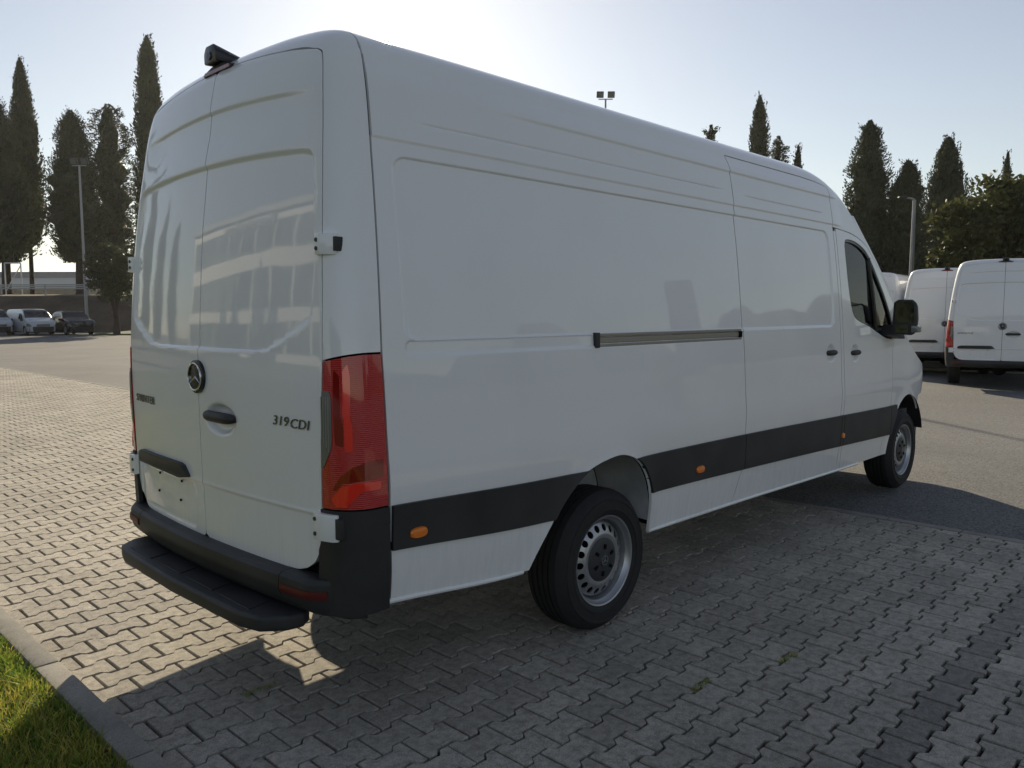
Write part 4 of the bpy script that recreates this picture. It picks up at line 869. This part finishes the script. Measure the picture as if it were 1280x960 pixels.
def cypress(u, depth, v_top, w_px, label, base_z=0.0, v_low=None, loose=0.0, n=6500, seed=0, shape=None, name='cypress_tree', group=None, foliage=CYP, loc=None, dims=None):
    n = int(n*1.7); rng = np.random.default_rng(seed+100); p = tip_at(u, v_top, depth) if loc is None else np.array(loc, float)
    H, R = (p[2]-base_z, w_px/2/FPX*depth) if dims is None else dims
    z_low = (z_at(v_low, depth)-base_z) if v_low else H*.06
    root = empty(name, (p[0], p[1], base_z)); tag(root, label, 'tree', group)
    prof = shape or spl([0, .06, .25, .5, .75, .92, 1], [.45, .8, 1, .9, .62, .28, .02])
    ph = rng.uniform(0, 6.28, 8)
    def rad(t, a):
        w = 1+.10*np.sin(3*a+ph[0]+9*t)+.08*np.sin(5*a+ph[1]-14*t)+.09*np.sin(2*a+ph[2]+23*t)+loose*(.30*np.sin(31*t+ph[3]+1.5*np.sin(a+ph[4]))+.18*np.sin(57*t+2*a+ph[5]))
        return prof(t)*R*w
    nc = int(70+2.2*H*R); ct = rng.uniform(0, .97, nc)**.85; ca = rng.uniform(0, 6.283, nc); cl = (H-z_low)*rng.uniform(.05, .13, nc)*(1-.4*loose); cw = R*rng.uniform(.10, .24, nc)*(.45+.75*(1-ct))
    cr = rad(ct, ca)*rng.uniform(.60, .93, nc)
    k = rng.integers(0, nc, n); h = rng.beta(1.3, 1.8, n); tt_ = ct[k]; wq = cw[k]*np.sqrt(np.clip(1-h, 0, 1))*(.35+1.6*np.clip(h, 0, .3))
    g2 = rng.normal(size=(n, 2))*wq[:, None]*.8; aa_ = ca[k]; out_ = cr[k]+cl[k]*h*(.10+.75*loose); zc = z_low+(H-z_low)*tt_+cl[k]*(h-.25)*(1-.9*loose)-loose*cl[k]*h*.25
    P = np.stack([out_*np.cos(aa_)+g2[:, 0], out_*np.sin(aa_)+g2[:, 1], np.minimum(zc+rng.normal(0, .1, n), H+.2)], 1); t = np.clip((P[:, 2]-z_low)/(H-z_low), 0, 1)
    Dv = np.stack([np.cos(aa_)*(.35+1.3*loose), np.sin(aa_)*(.35+1.3*loose), np.full(n, 1.0-.8*loose)], 1)+rng.normal(0, .28, (n, 3))
    # the rest of the sprays clothe the whole outline
    f = rng.uniform(size=n) < (.80-.35*loose); m_ = int(f.sum()); t2 = rng.uniform(0, 1, m_)**.9; a2 = rng.uniform(0, 6.283, m_); r2 = rad(t2, a2)*rng.uniform(.45, 1.02, m_)**.5*(1+.13*np.sin(6*a2+37*t2+ph[6])+.08*np.sin(11*a2-61*t2))
    P[f] = np.stack([r2*np.cos(a2), r2*np.sin(a2), z_low+(H-z_low)*t2], 1); Dv[f] = np.stack([np.cos(a2)*(.4+loose), np.sin(a2)*(.4+loose), np.full(m_, 1.0-.7*loose)], 1)+rng.normal(0, .3, (m_, 3)); t = np.clip((P[:, 2]-z_low)/(H-z_low), 0, 1)
    s = .026*H**.5*3.0*(.55+.45*(1-t))
    V, F = quads_at(P, Dv, s*rng.uniform(.5, 1.5, n), s*rng.uniform(.22, .55, n), rng)
    fast('crown', V, F, foliage, root)
    # dense twiggy heart of the crown
    tt = np.linspace(0, .97, 26); aa = np.linspace(0, 6.283, 19)[:-1]; T, A = np.meshgrid(tt, aa, indexing='ij'); rr = rad(T, A)*(.72-.38*loose)*(1+.16*rng.normal(size=T.shape))
    Vc = np.stack([rr*np.cos(A), rr*np.sin(A), z_low+(H-z_low)*T], 2).reshape(-1, 3); m = len(aa)
    Fc = np.array([(i*m+j, i*m+(j+1) % m, (i+1)*m+(j+1) % m, (i+1)*m+j) for i in range(len(tt)-1) for j in range(m)])
    fast('inner_crown', Vc, Fc, foliage, root)
    MB().tube([(0, 0, 0), (.05*R, 0, H*.3), (0, 0, H*.8)], [max(.13, R*.16), max(.1, R*.11), .03], 8).build('trunk', BARK, root, 50)
    return root
GL = 'cypresses along the bank'; BZ = 2.6
cypress(-6, 76, 124, 76, 'broad dark cypress at the end of the row, beside the slender bare-trunked one', BZ, 328, .25, 7500, 1, group=GL)
cypress(24, 80, 73, 38, 'slender tall cypress with its bare lower trunk showing', BZ, 306, 0, 7000, 2, group=GL)
cypress(88, 77, 138, 64, 'stout cypress standing behind the twin floodlight mast', BZ, 328, .15, 8500, 3, spl([0, .1, .3, .5, .75, .92, 1], [.42, .85, 1, .94, .66, .36, .04]), group=GL)
cypress(134, 83, 130, 76, 'loose layered conifer with gaps between its boughs', BZ, 322, .75, 9000, 4, spl([0, .1, .3, .5, .75, .92, 1], [.6, 1, .95, .85, .62, .40, .06]), 'conifer_tree', GL)
cypress(183, 74, 45, 40, 'tallest cypress, rising beside the rear doors of the van', BZ, 340, 0, 8000, 5, spl([0, .1, .3, .5, .75, .92, 1], [.6, .95, 1, .98, .72, .40, .04]), group=GL)
GR = 'trees beyond the parked vans'
cypress(889, 62, 156, 34, 'layered conifer tip beside the seam of the van roof', 0, None, .6, 5000, 6, name='conifer_tree', group=GR)
cypress(950, 60, 120, 30, 'narrow pointed cypress with a spreading conifer close beside it', 0, None, 0, 6000, 7, spl([0, .1, .3, .5, .75, .92, 1], [.7, .95, 1, 1, .80, .45, .04]), group=GR)
cypress(973, 64, 170, 54, 'spreading feathery conifer between two narrow cypresses', 0, None, .8, 6000, 8, name='conifer_tree', group=GR)
cypress(998, 62, 182, 24, 'small slim cypress poking over the cab roof', 0, None, 0, 4500, 9, group=GR)
cypress(1088, 56, 151, 70, 'ragged tall cypress rising directly behind the windscreen', 0, 392, .32, 9000, 10, spl([0, .1, .3, .5, .75, .92, 1], [.8, .95, 1, .92, .62, .30, .03]), group=GR)
cypress(1119, 60, 232, 26, 'thin spindly conifer between the two broad cypresses', 0, 392, .7, 4000, 11, name='conifer_tree', group=GR)
cypress(1136, 54, 201, 56, 'dark cypress standing behind the single-arm lamp post', 0, 392, .22, 8500, 12, spl([0, .1, .3, .5, .75, .92, 1], [.85, 1, .95, .88, .70, .42, .05]), group=GR)
cypress(1186, 58, 172, 58, 'smooth egg-shaped cypress above the white parked vans', 0, 392, 0, 9000, 13, spl([0, .1, .3, .5, .75, .92, 1], [.8, 1, 1, .95, .70, .36, .05]), group=GR)
cypress(1260, 66, 190, 20, 'thin distant cypress spire above the bushy tree', 0, None, 0, 4000, 14, group=GR)
def bushy(u, depth, lobes, label, leaf, n, name, base_z=0.0, trunk_h=1.6, leaf_s=.20, seed=0, group=None, loc=None):
    """lobes: (u, v, radius px) of the crown masses, all at this depth with some spread in depth"""
    rng = np.random.default_rng(seed+500); p = at_depth(u, depth) if loc is None else np.array(loc, float)
    root = empty(name, (p[0], p[1], base_z)); tag(root, label, 'tree', group); VV = []; FF = []; k0 = 0; br = MB(); tot = sum(l[2]**2 for l in lobes)
    fwd = np.array([math.cos(YAW), math.sin(YAW), 0])
    for (lu, lv, lr) in lobes:
        c = RT*((lu-u)/FPX*depth)+np.array([0, 0, z_at(lv, depth)-base_z])+fwd*rng.uniform(-.5, .5)*lr/FPX*depth; R = lr/FPX*depth
        m = int(n*lr*lr/tot)
        # small clumps spread through the lobe
        nc = max(6, m//45); d = rng.normal(size=(nc, 3)); d /= np.linalg.norm(d, axis=1)[:, None]; cc = c+d*(R*rng.uniform(.35, 1.0, nc)**.5)[:, None]*[1, 1, .9]
        ci = rng.integers(0, nc, m); P = cc[ci]+rng.normal(size=(m, 3))*R*.14; Dv = rng.normal(size=(m, 3))+(P-c)/R*.8+[0, 0, .2]
        V, F = quads_at(P, Dv, leaf_s*rng.uniform(.5, 1.4, m), leaf_s*rng.uniform(.35, .8, m), rng); VV.append(V); FF.append(F+k0); k0 += len(V)
        br.tube([(0, 0, trunk_h*.7), c*[.5, .5, .75]+[0, 0, .1], c], [.10, .07, .03], 6)
    fast('crown', np.concatenate(VV), np.concatenate(FF), leaf, root)
    br.tube([(0, 0, 0), (.03, .02, trunk_h*.6), (0, 0, trunk_h*1.2)], [.26, .20, .14], 9); br.build('trunk', BARK, root, 50); return root
bushy(1230, 34, [(1200, 292, 40), (1232, 268, 44), (1268, 262, 42), (1300, 285, 46), (1215, 330, 38), (1250, 320, 46), (1185, 322, 26), (1178, 345, 22), (1290, 330, 46), (1240, 355, 36), (1330, 300, 50), (1340, 345, 50)], 'bushy olive-green tree catching sunlight behind the parked vans', OLIVE, 30000, 'broadleaf_tree', 0, 2.2, .24, 3)
bushy(147, 57, [(143, 332, 24), (130, 345, 19), (156, 345, 21), (143, 322, 18), (146, 358, 22), (128, 330, 14), (162, 330, 16)], 'round dark evergreen with short trunk on the grass verge', EVER, 9000, 'round_tree', 0.0, 1.9, .22, 4)
# ================================================================ hedge, bank, rail, distant hall
BANK = ground_mat('dry_bank_soil', (.060, .045, .032), (.12, .09, .062), .6)
VERGE = ground_mat('verge_grass', (.05, .065, .022), (.09, .10, .035), 1.2)
GALV = mat('galvanised_steel', (.30, .31, .32), .45, metal=.6)
def frame_at(u, depth, yaw=YAW): p = at_depth(u, depth); return p
fw2 = np.array([math.cos(YAW), math.sin(YAW), 0])
def strip_prism(u0, u1, poly, name, material, ref=1.0, parent=None):
    """poly: (depth, z) outline run between two image columns (measured at the first depth)"""
    d0 = poly[0][0]; a0 = RT*((u0-640)/FPX*d0); a1 = RT*((u1-640)/FPX*d0); m = MB(); base = np.array([CAM[0], CAM[1], 0])
    m.prism(poly, lambda d, z: base+fw2*d+a0+[0, 0, z], lambda d, z: base+fw2*d+a1+[0, 0, z]); return m.build(name, material, parent, None)
tag(strip_prism(-900, 560, [(66, -.1), (66.6, .6), (71.0, 3.1), (74, 3.3), (110, 3.4), (110, -.1)], 'bank', BANK), kind='structure')
tag(strip_prism(118, 330, [(57, -.05), (57.05, .08), (66.2, .25), (66.2, -.05)], 'verge', VERGE), kind='structure')
rail = empty('guard_rail', tuple(at_depth(60, 72.5, 3.2))); tag(rail, 'grey steel guard rail along the top of the brown bank', 'guard rail')
rr = MB(); L0 = 34
for z in (.55, .72, .88): rr.box((-L0, -.05, z), (L0, .05, z+.11))
rb = rr.build('rail_beam', GALV, rail, None); 
for k in range(-8, 9):
    MB().box((k*4.0-.06, .05, -.15), (k*4.0+.06, .14, .98)).build('rail_post', GALV, rail, None)
rail.rotation_euler = (0, 0, math.atan2(RT[1], RT[0]))
HALLM = mat('pale_hall_cladding', (.62, .63, .64), .7, noise=(.2, .9)); ROOFM = mat('hall_roof_edge', (.20, .21, .23), .6)
hall = empty('distant_hall', tuple(at_depth(20, 175))); tag(hall, 'long low pale hall with dark roof line beyond the bank', 'building'); hall.rotation_euler = (0, 0, math.atan2(RT[1], RT[0]))
MB().box((-60, 0, 0), (26, 18, 9.4)).build('wall', HALLM, hall, None); MB().box((-60.4, -.4, 9.4), (26.4, 18.4, 10.6)).build('roof', ROOFM, hall, None)
MB().box((-60, -.12, 5.6), (26, -.02, 6.9)).build('window_band', DGLASS, hall, None)
fr = empty('sign_frame', tuple(at_depth(22, 74, 3.3))); tag(fr, 'white open metal frame standing on the bank between trunks', 'frame'); fr.rotation_euler = (0, 0, math.atan2(RT[1], RT[0]))
WHITEM = mat('white_painted_metal', (.7, .7, .68), .5); m_ = MB()
for x in (-.75, .75): m_.tube([(x, 0, 0), (x, 0, 2.9)], .06, 8)
m_.tube([(-.75, 0, 2.9), (.75, 0, 2.9)], .06, 8); m_.build('post', WHITEM, fr, 40); MB().tube([(-.75, 0, .3), (.75, 0, 2.7)], .045, 8).build('brace', WHITEM, fr, 40)
HEDGE = leaf_mat('hedge_foliage', (.016, .022, .011), (.045, .052, .024), .1)
def hedge(u0, u1, depth, h, thick, label, n, seed, name='hedge'):
    rng = np.random.default_rng(seed); a, c = at_depth(u0, depth), at_depth(u1, depth); L_ = np.linalg.norm(c-a); ex = (c-a)/L_; ey = np.array([-ex[1], ex[0], 0])
    root = empty(name, tuple(a)); tag(root, label, 'hedge')
    s = rng.uniform(0, L_, n); q = rng.uniform(-1, 1, n); hz = h*(.85+.10*np.sin(s*.9)+.10*np.sin(s*2.3+1)); zz = hz*rng.uniform(0, 1, n)**.6; P = ex*s[:, None]+ey*(q*thick)[:, None]+np.array([0, 0, 1])*zz[:, None]
    V, F = quads_at(P, rng.normal(size=(n, 3))+[0, 0, .6], rng.uniform(.2, .5, n), rng.uniform(.1, .25, n), rng); fast('foliage', V, F, HEDGE, root)
    mb = MB(); k = int(L_/1.5)+1; xs = np.linspace(0, L_, k)
    for i in range(k-1):
        A = [ex*x+ey*e*thick*.7+np.array([0, 0, z]) for x in (xs[i], xs[i+1]) for e, z in ((-1, 0), (-.8, h*.8), (.8, h*.8), (1, 0))]; mb.add(A, [(0, 1, 5, 4), (1, 2, 6, 5), (2, 3, 7, 6)])
    mb.build('inner_foliage', HEDGE, root, None); return root
hedge(1040, 1420, 48, 3.3, 1.2, 'low dark hedge under the tall trees behind the vans', 9000, 31)
FENCE = mat('grey_fence_concrete', (.20, .20, .19), .9, noise=(.8, .8)); fl = strip_prism(1080, 1500, [(46, 0), (46, 2.1), (46.2, 2.1), (46.2, 0)], 'boundary_wall', FENCE); tag(fl, 'low grey boundary wall in front of the dark hedge', 'wall')
# far kerb and paved strip behind the parked vans' wheels
q = [ground_at(u, v, -.026) for u, v in ((1085, 459.5), (1420, 470.5), (1420, 455), (1085, 438))]
YARD = ground_mat('pale_yard_concrete', (.30, .29, .27), (.42, .41, .38), .5, (60, .2))
tag(mesh('yard_slab', q, [(0, 1, 2, 3)], YARD, None, None), kind='structure')
ka, kb_ = ground_at(1085, 459.5), ground_at(1420, 470.5); kd = (kb_-ka)/np.linalg.norm(kb_-ka); kn = np.array([-kd[1], kd[0], 0]); fk = MB()
fk.add([ka+kd*s+kn*o+[0, 0, z] for s in (0, float(np.linalg.norm(kb_-ka))) for o, z in ((0, -.04), (0, .05), (.14, .05), (.14, -.04))], [(0, 1, 5, 4), (1, 2, 6, 5), (2, 3, 7, 6)])
tag(fk.build('far_kerb', CONC, None, None), kind='structure')
# ================================================================ masts and lamp posts
def mast(u, depth, v_top, label, heads, base_z=0.0, group=None, name='floodlight_mast', s=1.0):
    p = tip_at(u, v_top, depth); H = p[2]-base_z; root = empty(name, (p[0], p[1], base_z), math.atan2(RT[1], RT[0])); tag(root, label, 'lamp post', group)
    MB().tube([(0, 0, 0), (0, 0, H*.5), (0, 0, H)], [.13*s, .10*s, .07*s], 10).build('pole', GALV, root, 50)
    if heads == 'twin':
        MB().tube([(-.55*s, 0, H), (.55*s, 0, H)], .04*s, 8).build('crossbar', GALV, root, 50)
        for x in (-.42*s, .42*s):
            hd = MB().box((-.27*s, -.09*s, -.23*s), (.27*s, .09*s, .23*s), [[1, 0, 0], [0, .92, -.39], [0, .39, .92]], (x, 0, H+.34*s)).build('floodlight', CAPM, root, None, bevel=.02*s)
            MB().box((-.23*s, -.115*s, -.19*s), (.23*s, -.093*s, .19*s), [[1, 0, 0], [0, .92, -.39], [0, .39, .92]], (x, 0, H+.34*s)).build('lamp_glass', CLEARL, hd, None)
    else:
        MB().tube([(0, 0, H), (-.10, 0, H+.06), (-.40, 0, H+.10)], [.05, .045, .04], 8).build('arm', GALV, root, 50)
        MB().box((-.72, -.10, H+.07), (-.36, .10, H+.15)).build('lamp_head', CAPM, root, None, bevel=.03)
mast(99, 63, 207, 'tall twin-headed floodlight mast in front of the cypress row', 'twin', 0, 'lamp posts')
mast(757, 31, 124, 'twin floodlight head showing over the van roof', 'twin', 0, 'lamp posts', s=.5)
mast(1143, 36, 250, 'slim single-arm lamp post behind the parked white vans', 'arm', 0, 'lamp posts', 'lamp_post')
# ================================================================ parked vehicles far left
CAR_WHITE = mat('car_white_paint', (.48, .52, .57), .35, coat=1.0); CAR_BLACK = mat('car_black_paint', (.010, .010, .012), .25, coat=1.0)
def vehicle(name, u, depth, heading, label, cat, paint, hw, zs_t, plan_t, length, windows, screen, bumper_z, wheels, wheel_r, drop, bed=None):
    hr = math.radians(heading); p = at_depth(u, depth)-length*np.array([math.cos(hr), math.sin(hr), 0]); root = empty(name, (p[0], p[1], -.03), hr); tag(root, label, cat)      # u, depth: where its nose stands
    W_, S_, Pn = spl(*hw), spl(*zs_t), spl(*plan_t)
    side = lambda s_, off: (lambda x, z: np.stack([x, s_*(W_(z)*Pn(x)+off), z], 1)); topf = lambda off: (lambda x, e: np.stack([x, e*(W_(S_(x))*Pn(x)), S_(x)+drop*(1-crown(np.abs(e)))+off], 1))
    arch = lambda P: np.min([np.hypot(P[:, 0]-wx, P[:, 2]-wheel_r)-wheel_r*1.12 for wx in wheels], 0)
    xs = lin(0, length, .07); zz = lin(.28, 2.0, .04); cen = (length/2, 0, .8)
    for s_ in (-1, 1):
        panel('side_body', surface(xs, zz, side(s_, 0)), [lambda P: S_(P[:, 0])-P[:, 2], arch], paint, root, .02, cen)
        for w_ in windows: panel('side_window', surface(lin(w_[0][0]-.3, max(q[0] for q in w_)+.3, .05), lin(.8, 1.8, .04), side(s_, .006)), [lambda P: poly_sdf(XZ(P), w_)], DGLASS, root, .004, cen)
        panel('headlamp', surface(lin(length-.5, length-.02, .03), lin(.5, 1.1, .03), side(s_, .012)), [lambda P: S_(P[:, 0])-.03-P[:, 2], lambda P: P[:, 2]-(bumper_z+.02), lambda P: bumper_z+.22-P[:, 2]], CLEARL, root, .01, cen)
        MB().prism([(.98, 0), (1.20, .02), (1.20, .20), (1.0, .17)], lambda y, z: (screen[1]-.35, s_*y*W_(1.0)/1.0, 1.02+z), lambda y, z: (screen[1]-.25, s_*y*W_(1.0)/1.0, 1.02+z)).build('side_mirror', BLACKP, root, None, bevel=.03)
    ee = np.linspace(-1, 1, 33)
    panel('top_body', surface(xs, ee, topf(0)), [], paint, root, .02, cen)
    panel('windscreen', surface(lin(screen[0], screen[1], .05), np.linspace(-.93, .93, 25), topf(.008)), [], DGLASS, root, .004, cen)
    e_ = np.linspace(-1, 1, 25); nose = lambda e, z: np.stack([length-.03-.16*np.abs(e)**3+.05*np.sin((z-.25)*4), e*W_(.6)*Pn(length-.12)*1.04, z], 1)
    panel('front_bumper', surface(e_, lin(.24, bumper_z, .05), nose), [], BLACKP, root, .25, cen)
    panel('nose_panel', surface(e_, lin(bumper_z+.005, float(S_(length-.14))+drop*.4, .04), lambda e, z: nose(e, z)-np.array([.02, 0, 0])), [], paint, root, .2, cen)
    gm = MB()
    for k in range(3): gm.box((length-.02, -.42, bumper_z+.03+k*.06), (length+.035, .42, bumper_z+.06+k*.06))
    gm.build('grille', BLACKG, root, None)
    MB().box((.1, -.8, .22), (length-.3, .8, .5)).build('underbody', DARK, root, None)
    for wx in wheels:
        for s_ in (-1, 1):
            wo = empty('wheel', (wx, s_*(W_(.4)-.01), wheel_r), 0 if s_ < 0 else math.pi, root); r = wheel_r
            MB().lathe([(r*.62, .02), (r*.9, .0), (r, .04), (r, .19), (r*.9, .21)], 28).build('tyre', RUBBER, wo, 40); MB().lathe([(0, .03), (r*.3, .02), (r*.6, .035), (r*.64, .02)], 28).build('rim', STEEL, wo, 40)
    return root
hwv = ([.2, .5, .9, 1.15, 1.5, 1.8, 1.95], [.90, .955, .965, .95, .87, .79, .74])
def white_van(u, depth, heading, label):
    return vehicle('panel_van', u, depth, heading, label, 'van', CAR_WHITE, hwv, ([0, .15, 3.1, 3.5, 4.35, 4.5, 4.95, 5.1, 5.2], [1.70, 1.80, 1.82, 1.74, 1.16, 1.10, .94, .80, .60]), ([0, .3, 4.2, 4.8, 5.05, 5.2], [.97, 1, 1, .95, .88, .72]), 5.2,
        [[(3.05, 1.13), (3.05, 1.60), (3.45, 1.62), (3.95, 1.24), (3.98, 1.13)]], (3.52, 4.32), .62, (1.0, 4.2), .34, .10)
white_van(56, 57, -88, 'white panel van parked beside the black pickup')
white_van(2, 57, -88, 'white panel van at the end of the row, farthest from the pickup')
vehicle('pickup_truck', 106, 58, -88, 'black pickup truck parked beside a white panel van', 'pickup', CAR_BLACK, ([.2, .5, .9, 1.15, 1.5, 1.8, 1.95], [.90, .955, .965, .94, .84, .76, .72]), ([0, .1, 1.55, 1.75, 2.1, 3.2, 3.45, 4.1, 4.3, 5.0, 5.2, 5.35], [1.05, 1.12, 1.12, 1.5, 1.66, 1.68, 1.62, 1.16, 1.10, 1.02, .9, .6]), ([0, .3, 4.4, 4.9, 5.2, 5.35], [.98, 1, 1, .97, .9, .75]), 5.35,
    [[(1.98, 1.18), (2.05, 1.55), (2.65, 1.58), (2.65, 1.18)], [(2.72, 1.18), (2.72, 1.58), (3.25, 1.55), (3.75, 1.20)]], (3.48, 4.1), .60, (1.05, 4.4), .40, .09)
# ================================================================ what stands outside the frame and shows in the paint: showroom, more cypresses, totem, hills
FAC = mat('showroom_white_cladding', (.72, .73, .73), .5, noise=(.4, .93)); FGL = mat('showroom_glass', (.03, .04, .05), .05, spec=.8); FFR = mat('showroom_grey_frame', (.16, .17, .18), .5)
sh = empty('showroom', (-27, 40, -.03)); tag(sh, 'white showroom with glazed bays and lettered fascia, mirrored in the rear doors', 'building')
MB().box((-14, -24, 0), (0, 22, 12.5)).build('wall', FAC, sh, None); MB().box((-14.3, -24.3, 12.5), (.5, 22.3, 13.2)).build('roof', FFR, sh, None)
for s_ in range(3):
    for k in range(11):
        y = -23+k*4.05
        wnd = MB().box((.0, y, .6+s_*4.0), (.12, y+3.5, 3.4+s_*4.0)).build('window', FFR, sh, None)
        MB().box((.12, y+.1, .7+s_*4.0), (.14, y+1.7, 3.3+s_*4.0)).build('pane', FGL, wnd, None); MB().box((.12, y+1.8, .7+s_*4.0), (.14, y+3.4, 3.3+s_*4.0)).build('pane', FGL, wnd, None)
V, F = text_mesh('Mercedes-Benz', 2.2, .08); P = np.stack([.25+V[:, 2], V[:, 0], 11.6+V[:, 1]], 1); mesh('fascia_lettering', P, F, FFR, sh, None)
SL = ['tallest slim cypress in the row beside the showroom', 'short slim cypress nearest the showroom corner', 'slim cypress in the showroom row, second tallest', 'slim cypress standing behind the showroom row', 'outermost slim cypress of the showroom row', 'lowest slim cypress, beside the glazed showroom wall']
for k, (x, y, h) in enumerate(((-8.5, 58, 20), (-15.5, 55, 14), (-11, 52, 17.5), (-13.5, 62, 16), (-6, 60, 15), (-18.5, 52, 12))):
    cypress(0, 0, 0, 0, SL[k], 0, None, 0, 2600, 40+k, group='cypresses beside the showroom', loc=(x, y, 0), dims=(h, 1.3))
TOT = mat('totem_dark_metal', (.03, .034, .04), .4)
tm = empty('totem_sign', (27, -17, -.03)); tag(tm, 'dark grey totem sign beyond the yard, mirrored in the side panel', 'sign'); tm.rotation_euler = (0, 0, .5)
MB().box((-.6, -.25, 0), (.6, .25, 6.3)).build('sign_body', TOT, tm, None, bevel=.05); MB().box((-.75, -.4, 0), (.75, .4, .35)).build('plinth', CONC, tm, None)
HILL = ground_mat('wooded_hill', (.030, .040, .020), (.06, .07, .035), .03)
hm = []; aa = np.linspace(-85, 8, 90); hf = []
for i, a in enumerate(aa):
    c = np.array([math.cos(math.radians(a)), math.sin(math.radians(a))]); h = 26+9*math.sin(i*.35)+6*math.sin(i*.93+1)+3*math.sin(i*2.1)
    e = sm(np.array([(8-a)/14]))[0]
    for r_, zz in ((260, -1), (300, h*.6*e), (380, h*e), (520, -1)): hm.append((c[0]*r_, c[1]*r_, zz))
hf = [(i*4+j, (i+1)*4+j, (i+1)*4+j+1, i*4+j+1) for i in range(len(aa)-1) for j in range(3)]
tag(mesh('hills', hm, hf, HILL, None, 60), kind='structure')
GHEDGE = leaf_mat('added_hedge_foliage', (.008, .012, .006), (.020, .026, .014), .05)
hd = empty('added_hedge', (-37, -24, 0)); tag(hd, 'tall unseen hedge added behind the lawn to darken the door mirror', 'hedge'); rng = np.random.default_rng(77); n = 5000  # unseen hedge added behind the camera so the door mirror reflects dark
P = np.stack([rng.normal(0, 1.1, n), rng.uniform(0, 23, n), 6.5*rng.uniform(0, 1, n)**.7], 1); V, F = quads_at(P, rng.normal(size=(n, 3)), rng.uniform(.3, .7, n), rng.uniform(.2, .4, n), rng); fast('foliage', V, F, GHEDGE, hd)
MB().box((-.9, 0, 0), (.9, 23, 5.6)).build('inner_foliage', GHEDGE, hd, None)
# ================================================================ thin morning haze over the yard
hz_m = bpy.data.materials.new('thin_haze'); hz_m.use_nodes = True; t = hz_m.node_tree; t.nodes.clear(); o_ = N(t, 'ShaderNodeOutputMaterial'); pv = N(t, 'ShaderNodeVolumePrincipled')
pv.inputs['Color'].default_value = (.93, .94, .95, 1); pv.inputs['Density'].default_value = .00016; pv.inputs['Anisotropy'].default_value = .55; t.links.new(pv.outputs[0], o_.inputs['Volume'])
hb_ = MB().box((-75, -70, -1.03), (230, 250, 31)).build('haze', hz_m, None, None); tag(hb_, 'thin pale haze hanging over the whole yard', 'haze', kind='stuff')
